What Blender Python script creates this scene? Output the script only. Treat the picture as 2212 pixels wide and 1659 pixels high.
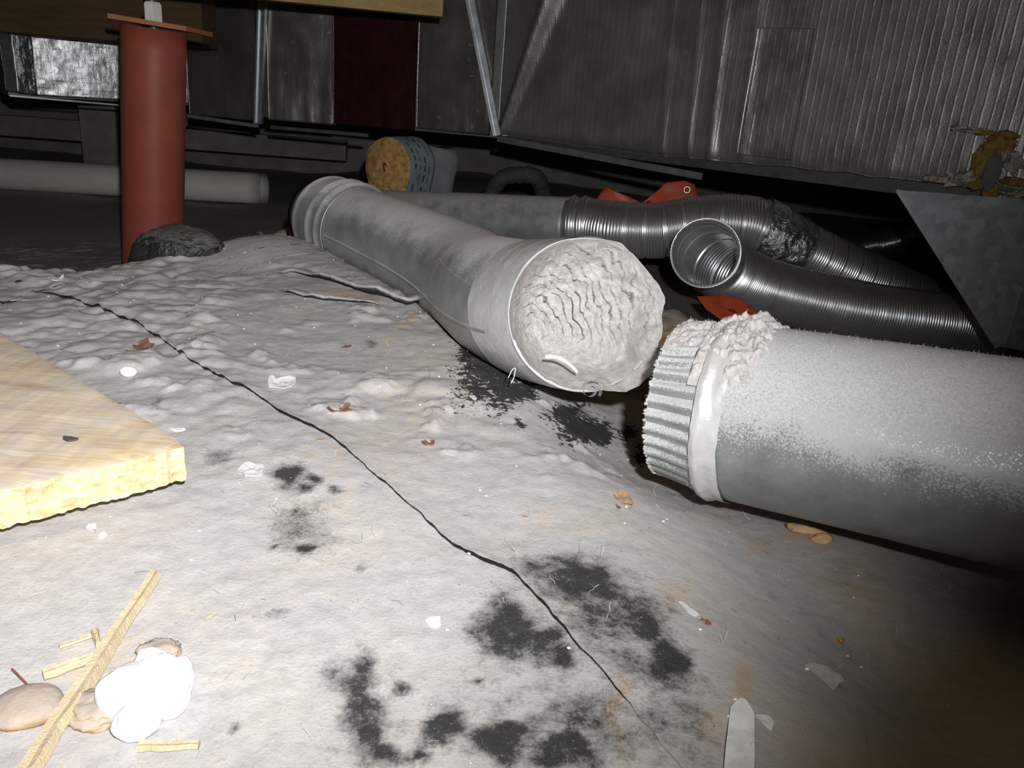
import bpy, bmesh, math, random
import numpy as np
from mathutils import Vector, Matrix

random.seed(7)
RNG = np.random.default_rng(11)
for o in list(bpy.data.objects):
    bpy.data.objects.remove(o)
SC = bpy.context.scene
COL = SC.collection

# ------------------------------------------------------------------ camera
F_PX, CX, CY = 1736.0, 1106.0, 829.5
PITCH, ROLL = math.radians(20), math.radians(4.5)
EYE = Vector((0, 0, 0.40))
ROT = Matrix.Rotation(math.pi / 2 - PITCH, 3, 'X') @ Matrix.Rotation(ROLL, 3, 'Z')
cam_d = bpy.data.cameras.new('camera')
cam_d.sensor_width = 36.0
cam_d.lens = 36.0 * F_PX / 2212.0
cam_d.clip_start = 0.01
cam = bpy.data.objects.new('camera', cam_d)
cam.matrix_world = Matrix.Translation(EYE) @ ROT.to_4x4()
COL.objects.link(cam)
SC.camera = cam


def ray(x, y):
    return ROT @ Vector(((x - CX) / F_PX, -(y - CY) / F_PX, -1.0))


def P(x, y, d):
    return EYE + ray(x, y) * d


def PZ(x, y, z):
    r = ray(x, y)
    return EYE + r * ((z - EYE.z) / r.z)


def PY(x, y, Y):
    r = ray(x, y)
    return EYE + r * (Y / r.y)


# ------------------------------------------------------------------ light
world = bpy.data.worlds.new('world')
SC.world = world
world.use_nodes = True
world.node_tree.nodes['Background'].inputs[0].default_value = (0.6, 0.62, 0.7, 1)
world.node_tree.nodes['Background'].inputs[1].default_value = 0.020

fl = bpy.data.lights.new('camera_flash', 'SPOT')          # the flash of the compact camera, right of and above the lens
fl.energy = 33.0
fl.color = (0.97, 0.98, 1.0)
fl.spot_size = math.radians(121)
fl.spot_blend = 1.0
fl.shadow_soft_size = 0.008
flo = bpy.data.objects.new('camera_flash', fl)
flo.location = EYE + ROT @ Vector((0.045, 0.055, 0.07))
flo.rotation_euler = ray(330, 160).to_track_quat('-Z', 'Y').to_euler()
COL.objects.link(flo)

vs = SC.view_settings
vs.view_transform = 'Standard'
vs.look = 'None'
vs.gamma = 1.0
vs.use_curve_mapping = False
vs.exposure = 0.0


# ------------------------------------------------------------------ noise
def _h(ix, iy, iz, seed):
    n = (ix * 374761393 + iy * 668265263 + iz * 2147483647 + seed * 1274126177) & 0xFFFFFFFF
    n = ((n ^ (n >> 13)) * 1274126177) & 0xFFFFFFFF
    n = ((n ^ (n >> 16)) * 2246822519) & 0xFFFFFFFF
    return ((n ^ (n >> 15)) & 0xFFFFFF) / float(0xFFFFFF)


def vnoise(x, y, z=0.0, seed=0):
    x, y, z = np.broadcast_arrays(np.asarray(x, float), np.asarray(y, float), np.asarray(z, float))
    ix, iy, iz = np.floor(x).astype(np.int64), np.floor(y).astype(np.int64), np.floor(z).astype(np.int64)
    fx, fy, fz = x - ix, y - iy, z - iz
    fx, fy, fz = fx * fx * (3 - 2 * fx), fy * fy * (3 - 2 * fy), fz * fz * (3 - 2 * fz)
    r = 0
    for dx in (0, 1):
        for dy in (0, 1):
            for dz in (0, 1):
                w = (fx if dx else 1 - fx) * (fy if dy else 1 - fy) * (fz if dz else 1 - fz)
                r = r + w * _h(ix + dx, iy + dy, iz + dz, seed)
    return r


def fbm(x, y, z=0.0, oct=4, seed=0):
    a, s, t = 0.5, 0.0, 0.0
    for k in range(oct):
        s = s + a * vnoise(np.asarray(x) * 2 ** k, np.asarray(y) * 2 ** k, np.asarray(z) * 2 ** k, seed + k)
        t += a
        a *= 0.5
    return s / t - 0.5


def sstep(a, b, x):
    t = np.clip((np.asarray(x, float) - a) / (b - a), 0, 1)
    return t * t * (3 - 2 * t)


# ------------------------------------------------------------------ node materials
def new_mat(name):
    m = bpy.data.materials.new(name)
    m.use_nodes = True
    nt = m.node_tree
    b = nt.nodes['Principled BSDF']
    return m, nt, b


class N:
    """small helper that wires nodes"""
    def __init__(s, nt):
        s.nt = nt

    def add(s, t, **kw):
        n = s.nt.nodes.new(t)
        for k, v in kw.items():
            setattr(n, k, v)
        return n

    def link(s, a, b):
        s.nt.links.new(a, b)

    def coord(s, scale=(1, 1, 1), kind='Object', rot=(0, 0, 0)):
        tc = s.add('ShaderNodeTexCoord')
        mp = s.add('ShaderNodeMapping')
        mp.inputs['Scale'].default_value = scale
        mp.inputs['Rotation'].default_value = rot
        s.link(tc.outputs[kind], mp.inputs[0])
        return mp.outputs[0]

    def noise(s, vec, scale, detail=4, rough=0.6, dist=0.0):
        n = s.add('ShaderNodeTexNoise')
        n.inputs['Scale'].default_value = scale
        n.inputs['Detail'].default_value = detail
        n.inputs['Roughness'].default_value = rough
        n.inputs['Distortion'].default_value = dist
        s.link(vec, n.inputs['Vector'])
        return n.outputs['Fac']

    def voro(s, vec, scale, out='Distance', feature='F1'):
        n = s.add('ShaderNodeTexVoronoi', feature=feature)
        n.inputs['Scale'].default_value = scale
        s.link(vec, n.inputs['Vector'])
        return n.outputs[out]

    def ramp(s, fac, stops):
        n = s.add('ShaderNodeValToRGB')
        cr = n.color_ramp
        while len(cr.elements) < len(stops):
            cr.elements.new(0.5)
        for e, (p, c) in zip(cr.elements, stops):
            e.position = p
            e.color = c if len(c) == 4 else (*c, 1)
        s.link(fac, n.inputs[0])
        return n.outputs[0]

    def mix(s, fac, a, b, mode='MIX'):
        n = s.add('ShaderNodeMix', data_type='RGBA', blend_type=mode)
        for v, i in ((fac, 0), (a, 6), (b, 7)):
            if isinstance(v, (int, float)):
                n.inputs[i].default_value = v
            elif isinstance(v, tuple):
                n.inputs[i].default_value = (*v, 1) if len(v) == 3 else v
            else:
                s.link(v, n.inputs[i])
        return n.outputs[2]

    def math(s, op, a, b=0.0, clamp=False):
        n = s.add('ShaderNodeMath', operation=op, use_clamp=clamp)
        for v, i in ((a, 0), (b, 1)):
            if isinstance(v, (int, float)):
                n.inputs[i].default_value = v
            else:
                s.link(v, n.inputs[i])
        return n.outputs[0]

    def bump(s, h, strength, dist=0.001, prev=None):
        n = s.add('ShaderNodeBump')
        n.inputs['Strength'].default_value = strength
        n.inputs['Distance'].default_value = dist
        s.link(h, n.inputs['Height'])
        if prev is not None:
            s.link(prev, n.inputs['Normal'])
        return n.outputs[0]

    def attr(s, name):
        n = s.add('ShaderNodeAttribute', attribute_name=name)
        return n.outputs['Fac']

    def up(s):
        g = s.add('ShaderNodeNewGeometry')
        x = s.add('ShaderNodeSeparateXYZ')
        s.link(g.outputs['True Normal'], x.inputs[0])
        return x.outputs[2]


LINT = (0.50, 0.475, 0.46)


def mat_plain(name, col, rough=0.7, metal=0.0, nscale=60, var=0.25, bump=0.3, bdist=0.001, spec=0.4, dust=0.0, stretch=(1, 1, 1), dlo=0.45, dhi=1.1):
    m, nt, b = new_mat(name)
    n = N(nt)
    v = n.coord(stretch)
    nz = n.noise(v, nscale, 5, 0.65)
    lo = tuple(c * (1 - var) for c in col)
    hi = tuple(min(1, c * (1 + var)) for c in col)
    c = n.ramp(nz, [(0.3, lo), (0.7, hi)])
    if dust > 0:
        d = n.math('MULTIPLY', n.ramp(n.math('ADD', n.up(), n.math('MULTIPLY', n.noise(v, nscale * 0.4, 3), 0.5)), [(min(dlo, 0.99), (0, 0, 0)), (min(dhi, 1.0), (1, 1, 1))]), dust)
        c = n.mix(d, c, LINT)
    n.link(c, b.inputs['Base Color'])
    b.inputs['Roughness'].default_value = rough
    b.inputs['Metallic'].default_value = metal
    b.inputs['Specular IOR Level'].default_value = spec
    if bump:
        n.link(n.bump(nz, bump, bdist), b.inputs['Normal'])
    return m


def mat_ground():
    m, nt, b = new_mat('lint_on_black_plastic')
    n = N(nt)
    v = n.coord((1, 1, 1))
    wipe, tan, sharp, dirt = n.attr('wipe'), n.attr('tan'), n.attr('sharp'), n.attr('dirt')
    fine = n.noise(v, 700, 4, 0.75)
    med = n.noise(v, 130, 5, 0.65)
    big = n.noise(v, 16, 4, 0.6)
    # lint colour
    lint = n.ramp(med, [(0.25, (0.40, 0.375, 0.37)), (0.5, (0.50, 0.48, 0.47)), (0.75, (0.60, 0.575, 0.56))])
    lint = n.mix(n.ramp(big, [(0.35, (0, 0, 0)), (0.65, (1, 1, 1))]), n.mix(0.3, lint, (0.42, 0.40, 0.43)), n.mix(0.18, lint, (0.58, 0.52, 0.43)))
    fib = n.noise(n.coord((1, 7, 1), rot=(0, 0, 0.7)), 190, 3, 0.6, 1.5)
    lint = n.mix(n.math('MULTIPLY', n.ramp(fib, [(0.58, (0, 0, 0)), (0.68, (1, 1, 1))]), 0.20), lint, (0.66, 0.65, 0.64))
    lint = n.mix(n.math('MULTIPLY', n.ramp(fine, [(0.30, (1, 1, 1)), (0.44, (0, 0, 0))]), 0.35), lint, (0.24, 0.23, 0.24))
    # earth-tinted dust
    tcol = n.ramp(med, [(0.3, (0.42, 0.28, 0.15)), (0.7, (0.62, 0.47, 0.30))])
    lint = n.mix(n.math('MULTIPLY', n.ramp(n.math('ADD', tan, n.math('MULTIPLY', n.math('SUBTRACT', med, 0.5), 1.3)), [(0.25, (0, 0, 0)), (0.75, (1, 1, 1))]), 0.7), lint, tcol)
    # thinner, browner film towards the right of the place
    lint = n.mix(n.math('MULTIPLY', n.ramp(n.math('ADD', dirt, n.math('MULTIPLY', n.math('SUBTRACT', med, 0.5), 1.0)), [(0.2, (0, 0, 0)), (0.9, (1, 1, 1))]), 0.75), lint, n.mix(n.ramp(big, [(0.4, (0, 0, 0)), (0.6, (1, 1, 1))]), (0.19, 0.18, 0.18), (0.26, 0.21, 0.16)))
    # bare black plastic where the lint was rubbed off
    blk = n.ramp(fine, [(0.35, (0.006, 0.006, 0.008)), (0.60, (0.022, 0.022, 0.026)), (0.70, (0.15, 0.15, 0.16))])
    soft = n.ramp(n.math('ADD', wipe, n.math('MULTIPLY', n.math('SUBTRACT', n.math('ADD', n.math('MULTIPLY', med, 0.7), n.math('MULTIPLY', fine, 0.5)), 0.6), 1.9)), [(0.18, (0, 0, 0)), (0.80, (1, 1, 1))])
    rag = n.ramp(n.math('ADD', sharp, n.math('MULTIPLY', n.math('SUBTRACT', n.noise(v, 220, 5, 0.7), 0.5), 2.2)), [(0.47, (0, 0, 0)), (0.53, (1, 1, 1))])
    both = n.math('MAXIMUM', soft, rag)
    c = n.mix(n.math('MULTIPLY', both, 0.94), lint, blk)
    n.link(c, b.inputs['Base Color'])
    b.inputs['Roughness'].default_value = 0.92
    b.inputs['Specular IOR Level'].default_value = 0.15
    h = n.math('ADD', n.math('MULTIPLY', med, 1.0), n.math('MULTIPLY', fine, 0.35))
    h = n.math('SUBTRACT', h, n.math('MULTIPLY', rag, 0.7))
    n.link(n.bump(h, 0.6, 0.0014), b.inputs['Normal'])
    return m


def mat_galv(name, base=(0.42, 0.44, 0.42), metal=0.75, rough=0.42, dust_lo=0.35, dust_hi=0.85, dust_amt=1.0, spangle=420, dcol=(0.56, 0.54, 0.53), grain=0.6, spw=0.1, bmp=0.35):
    m, nt, b = new_mat(name)
    n = N(nt)
    v = n.coord((1, 1, 1))
    sp = n.voro(v, spangle, 'Color')
    spv = n.add('ShaderNodeRGBToBW')
    n.link(sp, spv.inputs[0])
    nz = n.noise(v, 40, 4, 0.6)
    fine = n.noise(v, 900, 3, 0.7)
    c = n.ramp(n.math('ADD', n.math('MULTIPLY', spv.outputs[0], spw), n.math('MULTIPLY', nz, 1 - spw)), [(0.25, tuple(x * 0.72 for x in base)), (0.75, tuple(min(1, x * 1.25) for x in base))])
    u = n.math('ADD', n.up(), n.math('ADD', n.math('MULTIPLY', n.math('SUBTRACT', nz, 0.5), 0.5), n.math('MULTIPLY', n.math('SUBTRACT', fine, 0.5), grain * 2.4)))
    d = n.math('MULTIPLY', n.ramp(u, [(dust_lo, (0, 0, 0)), (dust_hi, (1, 1, 1))]), dust_amt)
    dn = n.ramp(fine, [(0.3, tuple(x * 0.72 for x in dcol)), (0.7, tuple(min(1, x * 1.15) for x in dcol))])
    c = n.mix(d, c, dn)
    n.link(c, b.inputs['Base Color'])
    n.link(n.math('MULTIPLY', n.math('SUBTRACT', 1.0, d), metal), b.inputs['Metallic'])
    r = n.math('ADD', n.math('MULTIPLY', d, 0.5), n.math('ADD', rough - 0.1, n.math('MULTIPLY', nz, 0.2)), True)
    n.link(r, b.inputs['Roughness'])
    n.link(n.bump(n.math('ADD', n.math('MULTIPLY', fine, d), n.math('MULTIPLY', nz, 0.3)), bmp, 0.0012), b.inputs['Normal'])
    return m


def mat_foil(name, base=(0.5, 0.5, 0.52), rough=0.3, metal=0.92, lines=95.0, line_axis='X', wr=0.5, lw=0.1, wscale=24):
    m, nt, b = new_mat(name)
    n = N(nt)
    v = n.coord((1, 1, 1), 'UV')
    o = n.coord((1, 1, 1))
    w = n.add('ShaderNodeTexWave', wave_type='BANDS', bands_direction=line_axis)
    w.inputs['Scale'].default_value = lines
    w.inputs['Distortion'].default_value = 0.6
    w.inputs['Detail'].default_value = 1
    n.link(v, w.inputs['Vector'])
    wf = n.math('POWER', w.outputs['Fac'], 9.0)
    nz = n.noise(o, wscale, 5, 0.6)
    sm = n.noise(o, 300, 3, 0.6)
    cr = n.noise(n.coord((1, 1, 0.35)), wscale * 1.7, 6, 0.7, 0.8)
    c = n.ramp(nz, [(0.3, tuple(x * 0.7 for x in base)), (0.7, tuple(min(1, x * 1.1) for x in base))])
    spots = n.ramp(n.noise(o, 55, 2, 0.5), [(0.70, (0, 0, 0)), (0.76, (1, 1, 1))])
    c = n.mix(n.math('MULTIPLY', spots, 0.6), c, (0.35, 0.30, 0.22))
    n.link(c, b.inputs['Base Color'])
    b.inputs['Metallic'].default_value = metal
    n.link(n.math('ADD', rough - 0.1, n.math('ADD', n.math('MULTIPLY', nz, 0.2), n.math('MULTIPLY', spots, 0.3))), b.inputs['Roughness'])
    h = n.math('ADD', n.math('MULTIPLY', wf, lw), n.math('ADD', n.math('MULTIPLY', cr, 1.6 * wr), n.math('MULTIPLY', sm, 0.15)))
    n.link(n.bump(h, 0.6, 0.0035), b.inputs['Normal'])
    return m


def mat_wood(name, a=(0.20, 0.12, 0.055), c=(0.36, 0.24, 0.12), rough=0.75, scale=(1.2, 14, 14)):
    m, nt, b = new_mat(name)
    n = N(nt)
    v = n.coord(scale)
    nz = n.noise(v, 6, 6, 0.65, 0.6)
    g = n.noise(n.coord(tuple(s * 4 for s in scale)), 9, 3, 0.6)
    col = n.ramp(n.math('ADD', n.math('MULTIPLY', nz, 0.7), n.math('MULTIPLY', g, 0.3)), [(0.32, a), (0.68, c)])
    n.link(col, b.inputs['Base Color'])
    b.inputs['Roughness'].default_value = rough
    b.inputs['Specular IOR Level'].default_value = 0.25
    n.link(n.bump(n.math('ADD', nz, g), 0.4, 0.002), b.inputs['Normal'])
    return m


def mat_osb():
    m, nt, b = new_mat('strand_board')
    n = N(nt)
    lay = []
    for ang, sx, sy in ((0.30, 28, 190), (0.75, 24, 150), (-0.05, 34, 210)):
        bw = n.add('ShaderNodeRGBToBW')
        n.link(n.voro(n.coord((sx, sy, 420), rot=(0, 0, ang)), 1.0, 'Color'), bw.inputs[0])
        lay.append(bw.outputs[0])
    grain = n.noise(n.coord((0.2, 3, 3), rot=(0, 0, 0.4)), 160, 4, 0.65)
    tot = n.math('ADD', n.math('MULTIPLY', n.math('ADD', n.math('ADD', lay[0], lay[1]), lay[2]), 0.22), n.math('MULTIPLY', grain, 0.34))
    c = n.ramp(tot, [(0.30, (0.46, 0.30, 0.15)), (0.45, (0.60, 0.44, 0.24)), (0.55, (0.66, 0.50, 0.29)), (0.68, (0.74, 0.60, 0.39))])
    fl = n.noise(n.coord((0.18, 2.4, 1), rot=(0, 0, 0.35)), 130, 2, 0.5)
    c = n.mix(n.math('MULTIPLY', n.ramp(fl, [(0.25, (1, 1, 1)), (0.30, (0, 0, 0))]), 0.6), c, (0.27, 0.14, 0.06))
    dust = n.noise(n.coord(), 28, 5, 0.7)
    up = n.ramp(n.up(), [(0.5, (0, 0, 0)), (0.9, (1, 1, 1))])
    c = n.mix(n.math('MULTIPLY', n.math('MULTIPLY', n.ramp(dust, [(0.34, (0, 0, 0)), (0.60, (1, 1, 1))]), up), 0.6), c, LINT)
    n.link(c, b.inputs['Base Color'])
    b.inputs['Roughness'].default_value = 0.85
    b.inputs['Specular IOR Level'].default_value = 0.2
    n.link(n.bump(tot, 0.5, 0.0015), b.inputs['Normal'])
    return m


M = {}
M['ground'] = mat_ground()
M['galv'] = mat_galv('galvanised_dusty', base=(0.40, 0.42, 0.39), metal=0.55, rough=0.45, dust_lo=0.45, dust_hi=0.95, grain=0.35)
M['galv_fuzz'] = mat_galv('galvanised_lint_coated', base=(0.40, 0.43, 0.41), metal=0.7, rough=0.36, dust_lo=-0.30, dust_hi=0.45, grain=0.7, bmp=0.03, dcol=(0.45, 0.45, 0.445))
M['galv_bg'] = mat_galv('galvanised_dull', base=(0.36, 0.38, 0.35), metal=0.5, rough=0.5, dust_lo=0.4, dust_hi=1.0)
M['spangle'] = mat_galv('spangled_steel', base=(0.56, 0.61, 0.62), metal=0.25, rough=0.5, dust_amt=0.0, spangle=85, spw=0.4)
M['steel'] = mat_galv('bare_steel_strip', base=(0.55, 0.58, 0.6), metal=0.8, rough=0.38, dust_amt=0.0)
M['dark_steel'] = mat_galv('dark_duct_steel', base=(0.16, 0.165, 0.15), metal=0.6, rough=0.5, dust_amt=0.0)
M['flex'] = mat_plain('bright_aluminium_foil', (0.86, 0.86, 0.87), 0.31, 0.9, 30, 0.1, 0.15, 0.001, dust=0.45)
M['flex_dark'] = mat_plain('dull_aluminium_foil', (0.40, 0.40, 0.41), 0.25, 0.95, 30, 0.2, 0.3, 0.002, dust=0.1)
M['tape'] = mat_plain('foil_tape', (0.66, 0.65, 0.66), 0.32, 0.35, 45, 0.1, 0.6, 0.002, dust=0.6)
M['foiltape_crumple'] = mat_plain('crumpled_foil_tape', (0.6, 0.6, 0.62), 0.18, 0.95, 90, 0.2, 1.0, 0.004)
M['lint'] = mat_plain('packed_lint', (0.43, 0.405, 0.385), 0.95, 0, 220, 0.2, 0.5, 0.001, spec=0.1)
M['lint_fibre'] = mat_plain('lint_fibre', (0.66, 0.64, 0.64), 0.9, 0, 100, 0.2, 0, spec=0.1)
M['hair'] = mat_plain('dark_fibre', (0.09, 0.07, 0.06), 0.7, 0, 100, 0.3, 0, spec=0.2)
M['foil_l'] = mat_foil('bubble_foil', (0.92, 0.92, 0.93), 0.33, 0.9, 18, 'Y', 0.2, 0.05, wscale=60)
M['foil_mid'] = mat_foil('smooth_foil', (0.34, 0.325, 0.30), 0.33, 0.8, 60, 'X', 0.14, 0.02, wscale=10)
M['foil_big'] = mat_foil('scrim_foil', (0.54, 0.51, 0.49), 0.40, 0.75, 22, 'X', 0.3, 0.12, wscale=12)
M['red_film'] = mat_plain('dark_red_film', (0.045, 0.011, 0.010), 0.3, 0.2, 30, 0.35, 0.5, 0.003)
M['foil_scrap'] = mat_plain('torn_foil_edge', (0.62, 0.58, 0.50), 0.3, 0.8, 120, 0.3, 0.9, 0.004)
M['fibreglass'] = mat_plain('yellow_fibreglass', (0.50, 0.30, 0.10), 0.9, 0, 90, 0.45, 0.8, 0.004, spec=0.1)
M['red_paint'] = mat_plain('red_oxide_paint', (0.34, 0.085, 0.058), 0.5, 0.0, 22, 0.12, 0.15, 0.001, spec=0.35)
M['rust_plate'] = mat_plain('orange_primer_plate', (0.50, 0.19, 0.09), 0.6, 0.0, 40, 0.2, 0.2)
M['white_paint'] = mat_plain('white_nut', (0.85, 0.84, 0.80), 0.5, 0, 60, 0.1, 0.3)
M['pvc'] = mat_plain('white_pvc', (0.86, 0.84, 0.74), 0.4, 0, 8, 0.1, 0.05, spec=0.4, dust=0.2)
M['blackwrap'] = mat_plain('black_plastic_wrap', (0.022, 0.021, 0.02), 0.45, 0, 40, 0.5, 1.0, 0.006, spec=0.5, dust=0.22, dlo=0.8, dhi=1.0)
M['stone'] = mat_plain('tan_stone', (0.36, 0.24, 0.13), 0.9, 0, 30, 0.4, 0.7, 0.004, spec=0.15, dust=0.5)
M['tanstone'] = mat_plain('orange_clay', (0.48, 0.27, 0.10), 0.9, 0, 40, 0.35, 0.7, 0.003, spec=0.15, dust=0.2)
M['orange'] = mat_plain('orange_red_tarp', (0.55, 0.085, 0.03), 0.45, 0, 20, 0.2, 0.3, 0.003, spec=0.4)
M['greybag'] = mat_plain('grey_dusty_cloth', (0.24, 0.23, 0.24), 0.9, 0, 25, 0.2, 0.4, 0.004, spec=0.1)
M['darkhose'] = mat_plain('dark_dusty_hose', (0.07, 0.07, 0.07), 0.7, 0, 30, 0.3, 0.4, 0.003)
M['concrete'] = mat_plain('grey_concrete', (0.30, 0.285, 0.265), 0.95, 0, 12, 0.25, 0.5, 0.004, spec=0.1)
M['joist'] = mat_wood('joist_wood', (0.34, 0.22, 0.08), (0.56, 0.40, 0.17), scale=(1.5, 10, 10))
M['beam'] = mat_wood('dark_beam_wood', (0.085, 0.048, 0.022), (0.16, 0.10, 0.05))
M['subfloor'] = mat_wood('subfloor_wood', (0.22, 0.14, 0.06), (0.38, 0.26, 0.13))
M['osb'] = mat_osb()
M['splinter'] = mat_wood('pale_splinter', (0.50, 0.38, 0.22), (0.68, 0.57, 0.39), scale=(40, 40, 8))
M['paper'] = mat_plain('white_foam', (0.90, 0.90, 0.91), 0.8, 0, 60, 0.05, 0.4, 0.002, spec=0.2)
M['chip'] = mat_plain('white_paint_chip', (0.84, 0.83, 0.82), 0.6, 0, 80, 0.06, 0.4, 0.001)
M['leaf'] = mat_plain('dry_brown_leaf', (0.25, 0.12, 0.085), 0.7, 0, 120, 0.35, 0.5, 0.001)
M['leaf_tan'] = mat_plain('dry_tan_leaf', (0.42, 0.27, 0.16), 0.7, 0, 120, 0.35, 0.5, 0.001)
M['amber'] = mat_plain('amber_bead', (0.38, 0.20, 0.04), 0.15, 0.1, 60, 0.2, 0.1, spec=0.8)
M['tie'] = mat_plain('pale_grey_tie', (0.82, 0.83, 0.83), 0.6, 0.0, 140, 0.18, 0.3, 0.0008)
M['brass'] = mat_plain('grommet_metal', (0.6, 0.55, 0.42), 0.3, 0.9, 40, 0.1, 0)
M['print'] = mat_plain('blue_black_print', (0.05, 0.065, 0.09), 0.7, 0, 80, 0.2, 0)
M['rollpaper'] = mat_plain('pale_blue_wrap', (0.30, 0.36, 0.39), 0.7, 0, 40, 0.15, 0.3, 0.002)


# ------------------------------------------------------------------ object helpers
def mesh_obj(name, V, Fc, mat, parent=None, smooth=False, attrs=None, uv=None, kind=None):
    V = np.asarray(V, dtype=float).reshape(-1, 3)
    org = Vector((0, 0, 0))
    if parent is not None:
        q = parent
        while q is not None:
            org = org + q.location
            q = q.parent
        V = V - np.array(org)
        loc = (0, 0, 0)
    else:
        c = np.array([V[:, 0].mean(), V[:, 1].mean(), V[:, 2].min()])
        V = V - c
        loc = tuple(c)
    me = bpy.data.meshes.new(name)
    me.from_pydata(V.tolist(), [], [tuple(map(int, f)) for f in Fc])
    if smooth:
        me.polygons.foreach_set('use_smooth', [True] * len(me.polygons))
    if attrs:
        for k, a in attrs.items():
            at = me.attributes.new(k, 'FLOAT', 'POINT')
            at.data.foreach_set('value', np.asarray(a, dtype=np.float32).ravel())
    if uv is not None:
        l = me.uv_layers.new(name='UVMap')
        vi = np.empty(len(me.loops), dtype=np.int32)
        me.loops.foreach_get('vertex_index', vi)
        l.data.foreach_set('uv', np.asarray(uv, dtype=np.float32)[vi].ravel())
    me.materials.append(M[mat] if isinstance(mat, str) else mat)
    me.update()
    o = bpy.data.objects.new(name, me)
    o.location = loc
    if parent is not None:
        o.parent = parent
    COL.objects.link(o)
    if kind:
        o['kind'] = kind
    return o


def tag(o, label, cat, group=None):
    o['label'] = label
    o['category'] = cat
    if group:
        o['group'] = group
    return o


def thing(name, label, cat, loc, group=None):
    o = bpy.data.objects.new(name, None)
    o.empty_display_size = 0.02
    o.location = loc
    COL.objects.link(o)
    return tag(o, label, cat, group)


def grid_faces(nu, nv, wrap_v=False):
    i = np.arange(nu - 1)[:, None]
    jn = nv if wrap_v else nv - 1
    j = np.arange(jn)[None, :]
    j2 = (j + 1) % nv
    a = i * nv + j
    b = i * nv + j2
    c = (i + 1) * nv + j2
    d = (i + 1) * nv + j
    return np.stack([np.broadcast_to(x, (nu - 1, jn)) for x in (a, b, c, d)], -1).reshape(-1, 4)


def spline(pts, n):
    """Catmull-Rom through points of any dimension, n samples evenly in arc length"""
    p = np.array([np.asarray(q, float) for q in pts])
    p = np.vstack([2 * p[0] - p[1], p, 2 * p[-1] - p[-2]])
    out = []
    for k in range(1, len(p) - 2):
        t = np.linspace(0, 1, 60, endpoint=False)[:, None]
        a, b, c, d = p[k - 1], p[k], p[k + 1], p[k + 2]
        out.append(0.5 * ((2 * b) + (-a + c) * t + (2 * a - 5 * b + 4 * c - d) * t ** 2 + (-a + 3 * b - 3 * c + d) * t ** 3))
    out.append(p[-2][None])
    q = np.vstack(out)
    s = np.r_[0, np.cumsum(np.linalg.norm(np.diff(q[:, :3], axis=0), axis=1))]
    u = np.linspace(0, s[-1], n)
    return np.stack([np.interp(u, s, q[:, k]) for k in range(q.shape[1])], 1), s[-1]


def frames(path, up=(0, 0, 1)):
    t = np.gradient(path, axis=0)
    t /= np.linalg.norm(t, axis=1)[:, None]
    if abs(t[:, 2]).min() > 0.999:
        up = (0, -1, 0)
    side = np.cross(np.array(up, float)[None], t)
    side /= np.linalg.norm(side, axis=1)[:, None]
    u = np.cross(t, side)
    return t, side, u


def tube(path, rad, nseg=48, rmod=None, caps=(True, True)):
    """path (n,3), rad scalar or (n,), rmod(n,nseg) extra radius; returns V,F"""
    path = np.asarray(path, float)
    n = len(path)
    rad = np.broadcast_to(np.asarray(rad, float), (n,))
    t, s, u = frames(path)
    a = np.linspace(0, 2 * math.pi, nseg, endpoint=False)
    R = rad[:, None] + (rmod if rmod is not None else 0)
    R = np.broadcast_to(R, (n, nseg))
    V = path[:, None, :] + R[..., None] * (np.cos(a)[None, :, None] * s[:, None, :] + np.sin(a)[None, :, None] * u[:, None, :])
    V = V.reshape(-1, 3)
    Fc = [tuple(f) for f in grid_faces(n, nseg, True)]
    if caps[0]:
        Fc.append(tuple(range(nseg - 1, -1, -1)))
    if caps[1]:
        Fc.append(tuple((n - 1) * nseg + k for k in range(nseg)))
    return V, Fc


def shell(path, rad, nseg=64, thick=0.0006, rmod=None):
    """open-ended pipe with wall thickness"""
    V1, F1 = tube(path, rad, nseg, rmod, (False, False))
    V2, F2 = tube(path, np.asarray(rad) - thick, nseg, rmod, (False, False))
    n = len(path)
    off = len(V1)
    Fc = list(F1) + [tuple(off + i for i in reversed(f)) for f in F2]
    for base in (0, (n - 1) * nseg):
        for k in range(nseg):
            k2 = (k + 1) % nseg
            q = (base + k, base + k2, off + base + k2, off + base + k)
            Fc.append(q if base == 0 else q[::-1])
    return np.vstack([V1, V2]), Fc


def box(c, ax, ay, az):
    """oriented box: centre and three half-extent vectors"""
    c, ax, ay, az = [np.asarray(q, float) for q in (c, ax, ay, az)]
    V = [c + sx * ax + sy * ay + sz * az for sx in (-1, 1) for sy in (-1, 1) for sz in (-1, 1)]
    Fc = [(0, 1, 3, 2), (4, 6, 7, 5), (0, 4, 5, 1), (2, 3, 7, 6), (0, 2, 6, 4), (1, 5, 7, 3)]
    return V, Fc


def slab(a, b, thick, z0, z1, side=(0, 1, 0)):
    """upright slab from a to b (xy), thickness away from camera, between z0 and z1"""
    a = np.array([a[0], a[1], 0.0]); b = np.array([b[0], b[1], 0.0])
    d = (b - a) / 2
    nrm = np.array([-d[1], d[0], 0]); nrm /= np.linalg.norm(nrm)
    if nrm[1] < 0:
        nrm = -nrm
    c = (a + b) / 2 + nrm * thick / 2 + np.array([0, 0, (z0 + z1) / 2])
    return box(c, d, nrm * thick / 2, (0, 0, (z1 - z0) / 2))


def ico(sub):
    bm = bmesh.new()
    bmesh.ops.create_icosphere(bm, subdivisions=sub, radius=1.0)
    V = np.array([v.co[:] for v in bm.verts])
    Fc = [[v.index for v in f.verts] for f in bm.faces]
    bm.free()
    return V, Fc


ICO = {k: ico(k) for k in (2, 3, 4, 5)}


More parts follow.
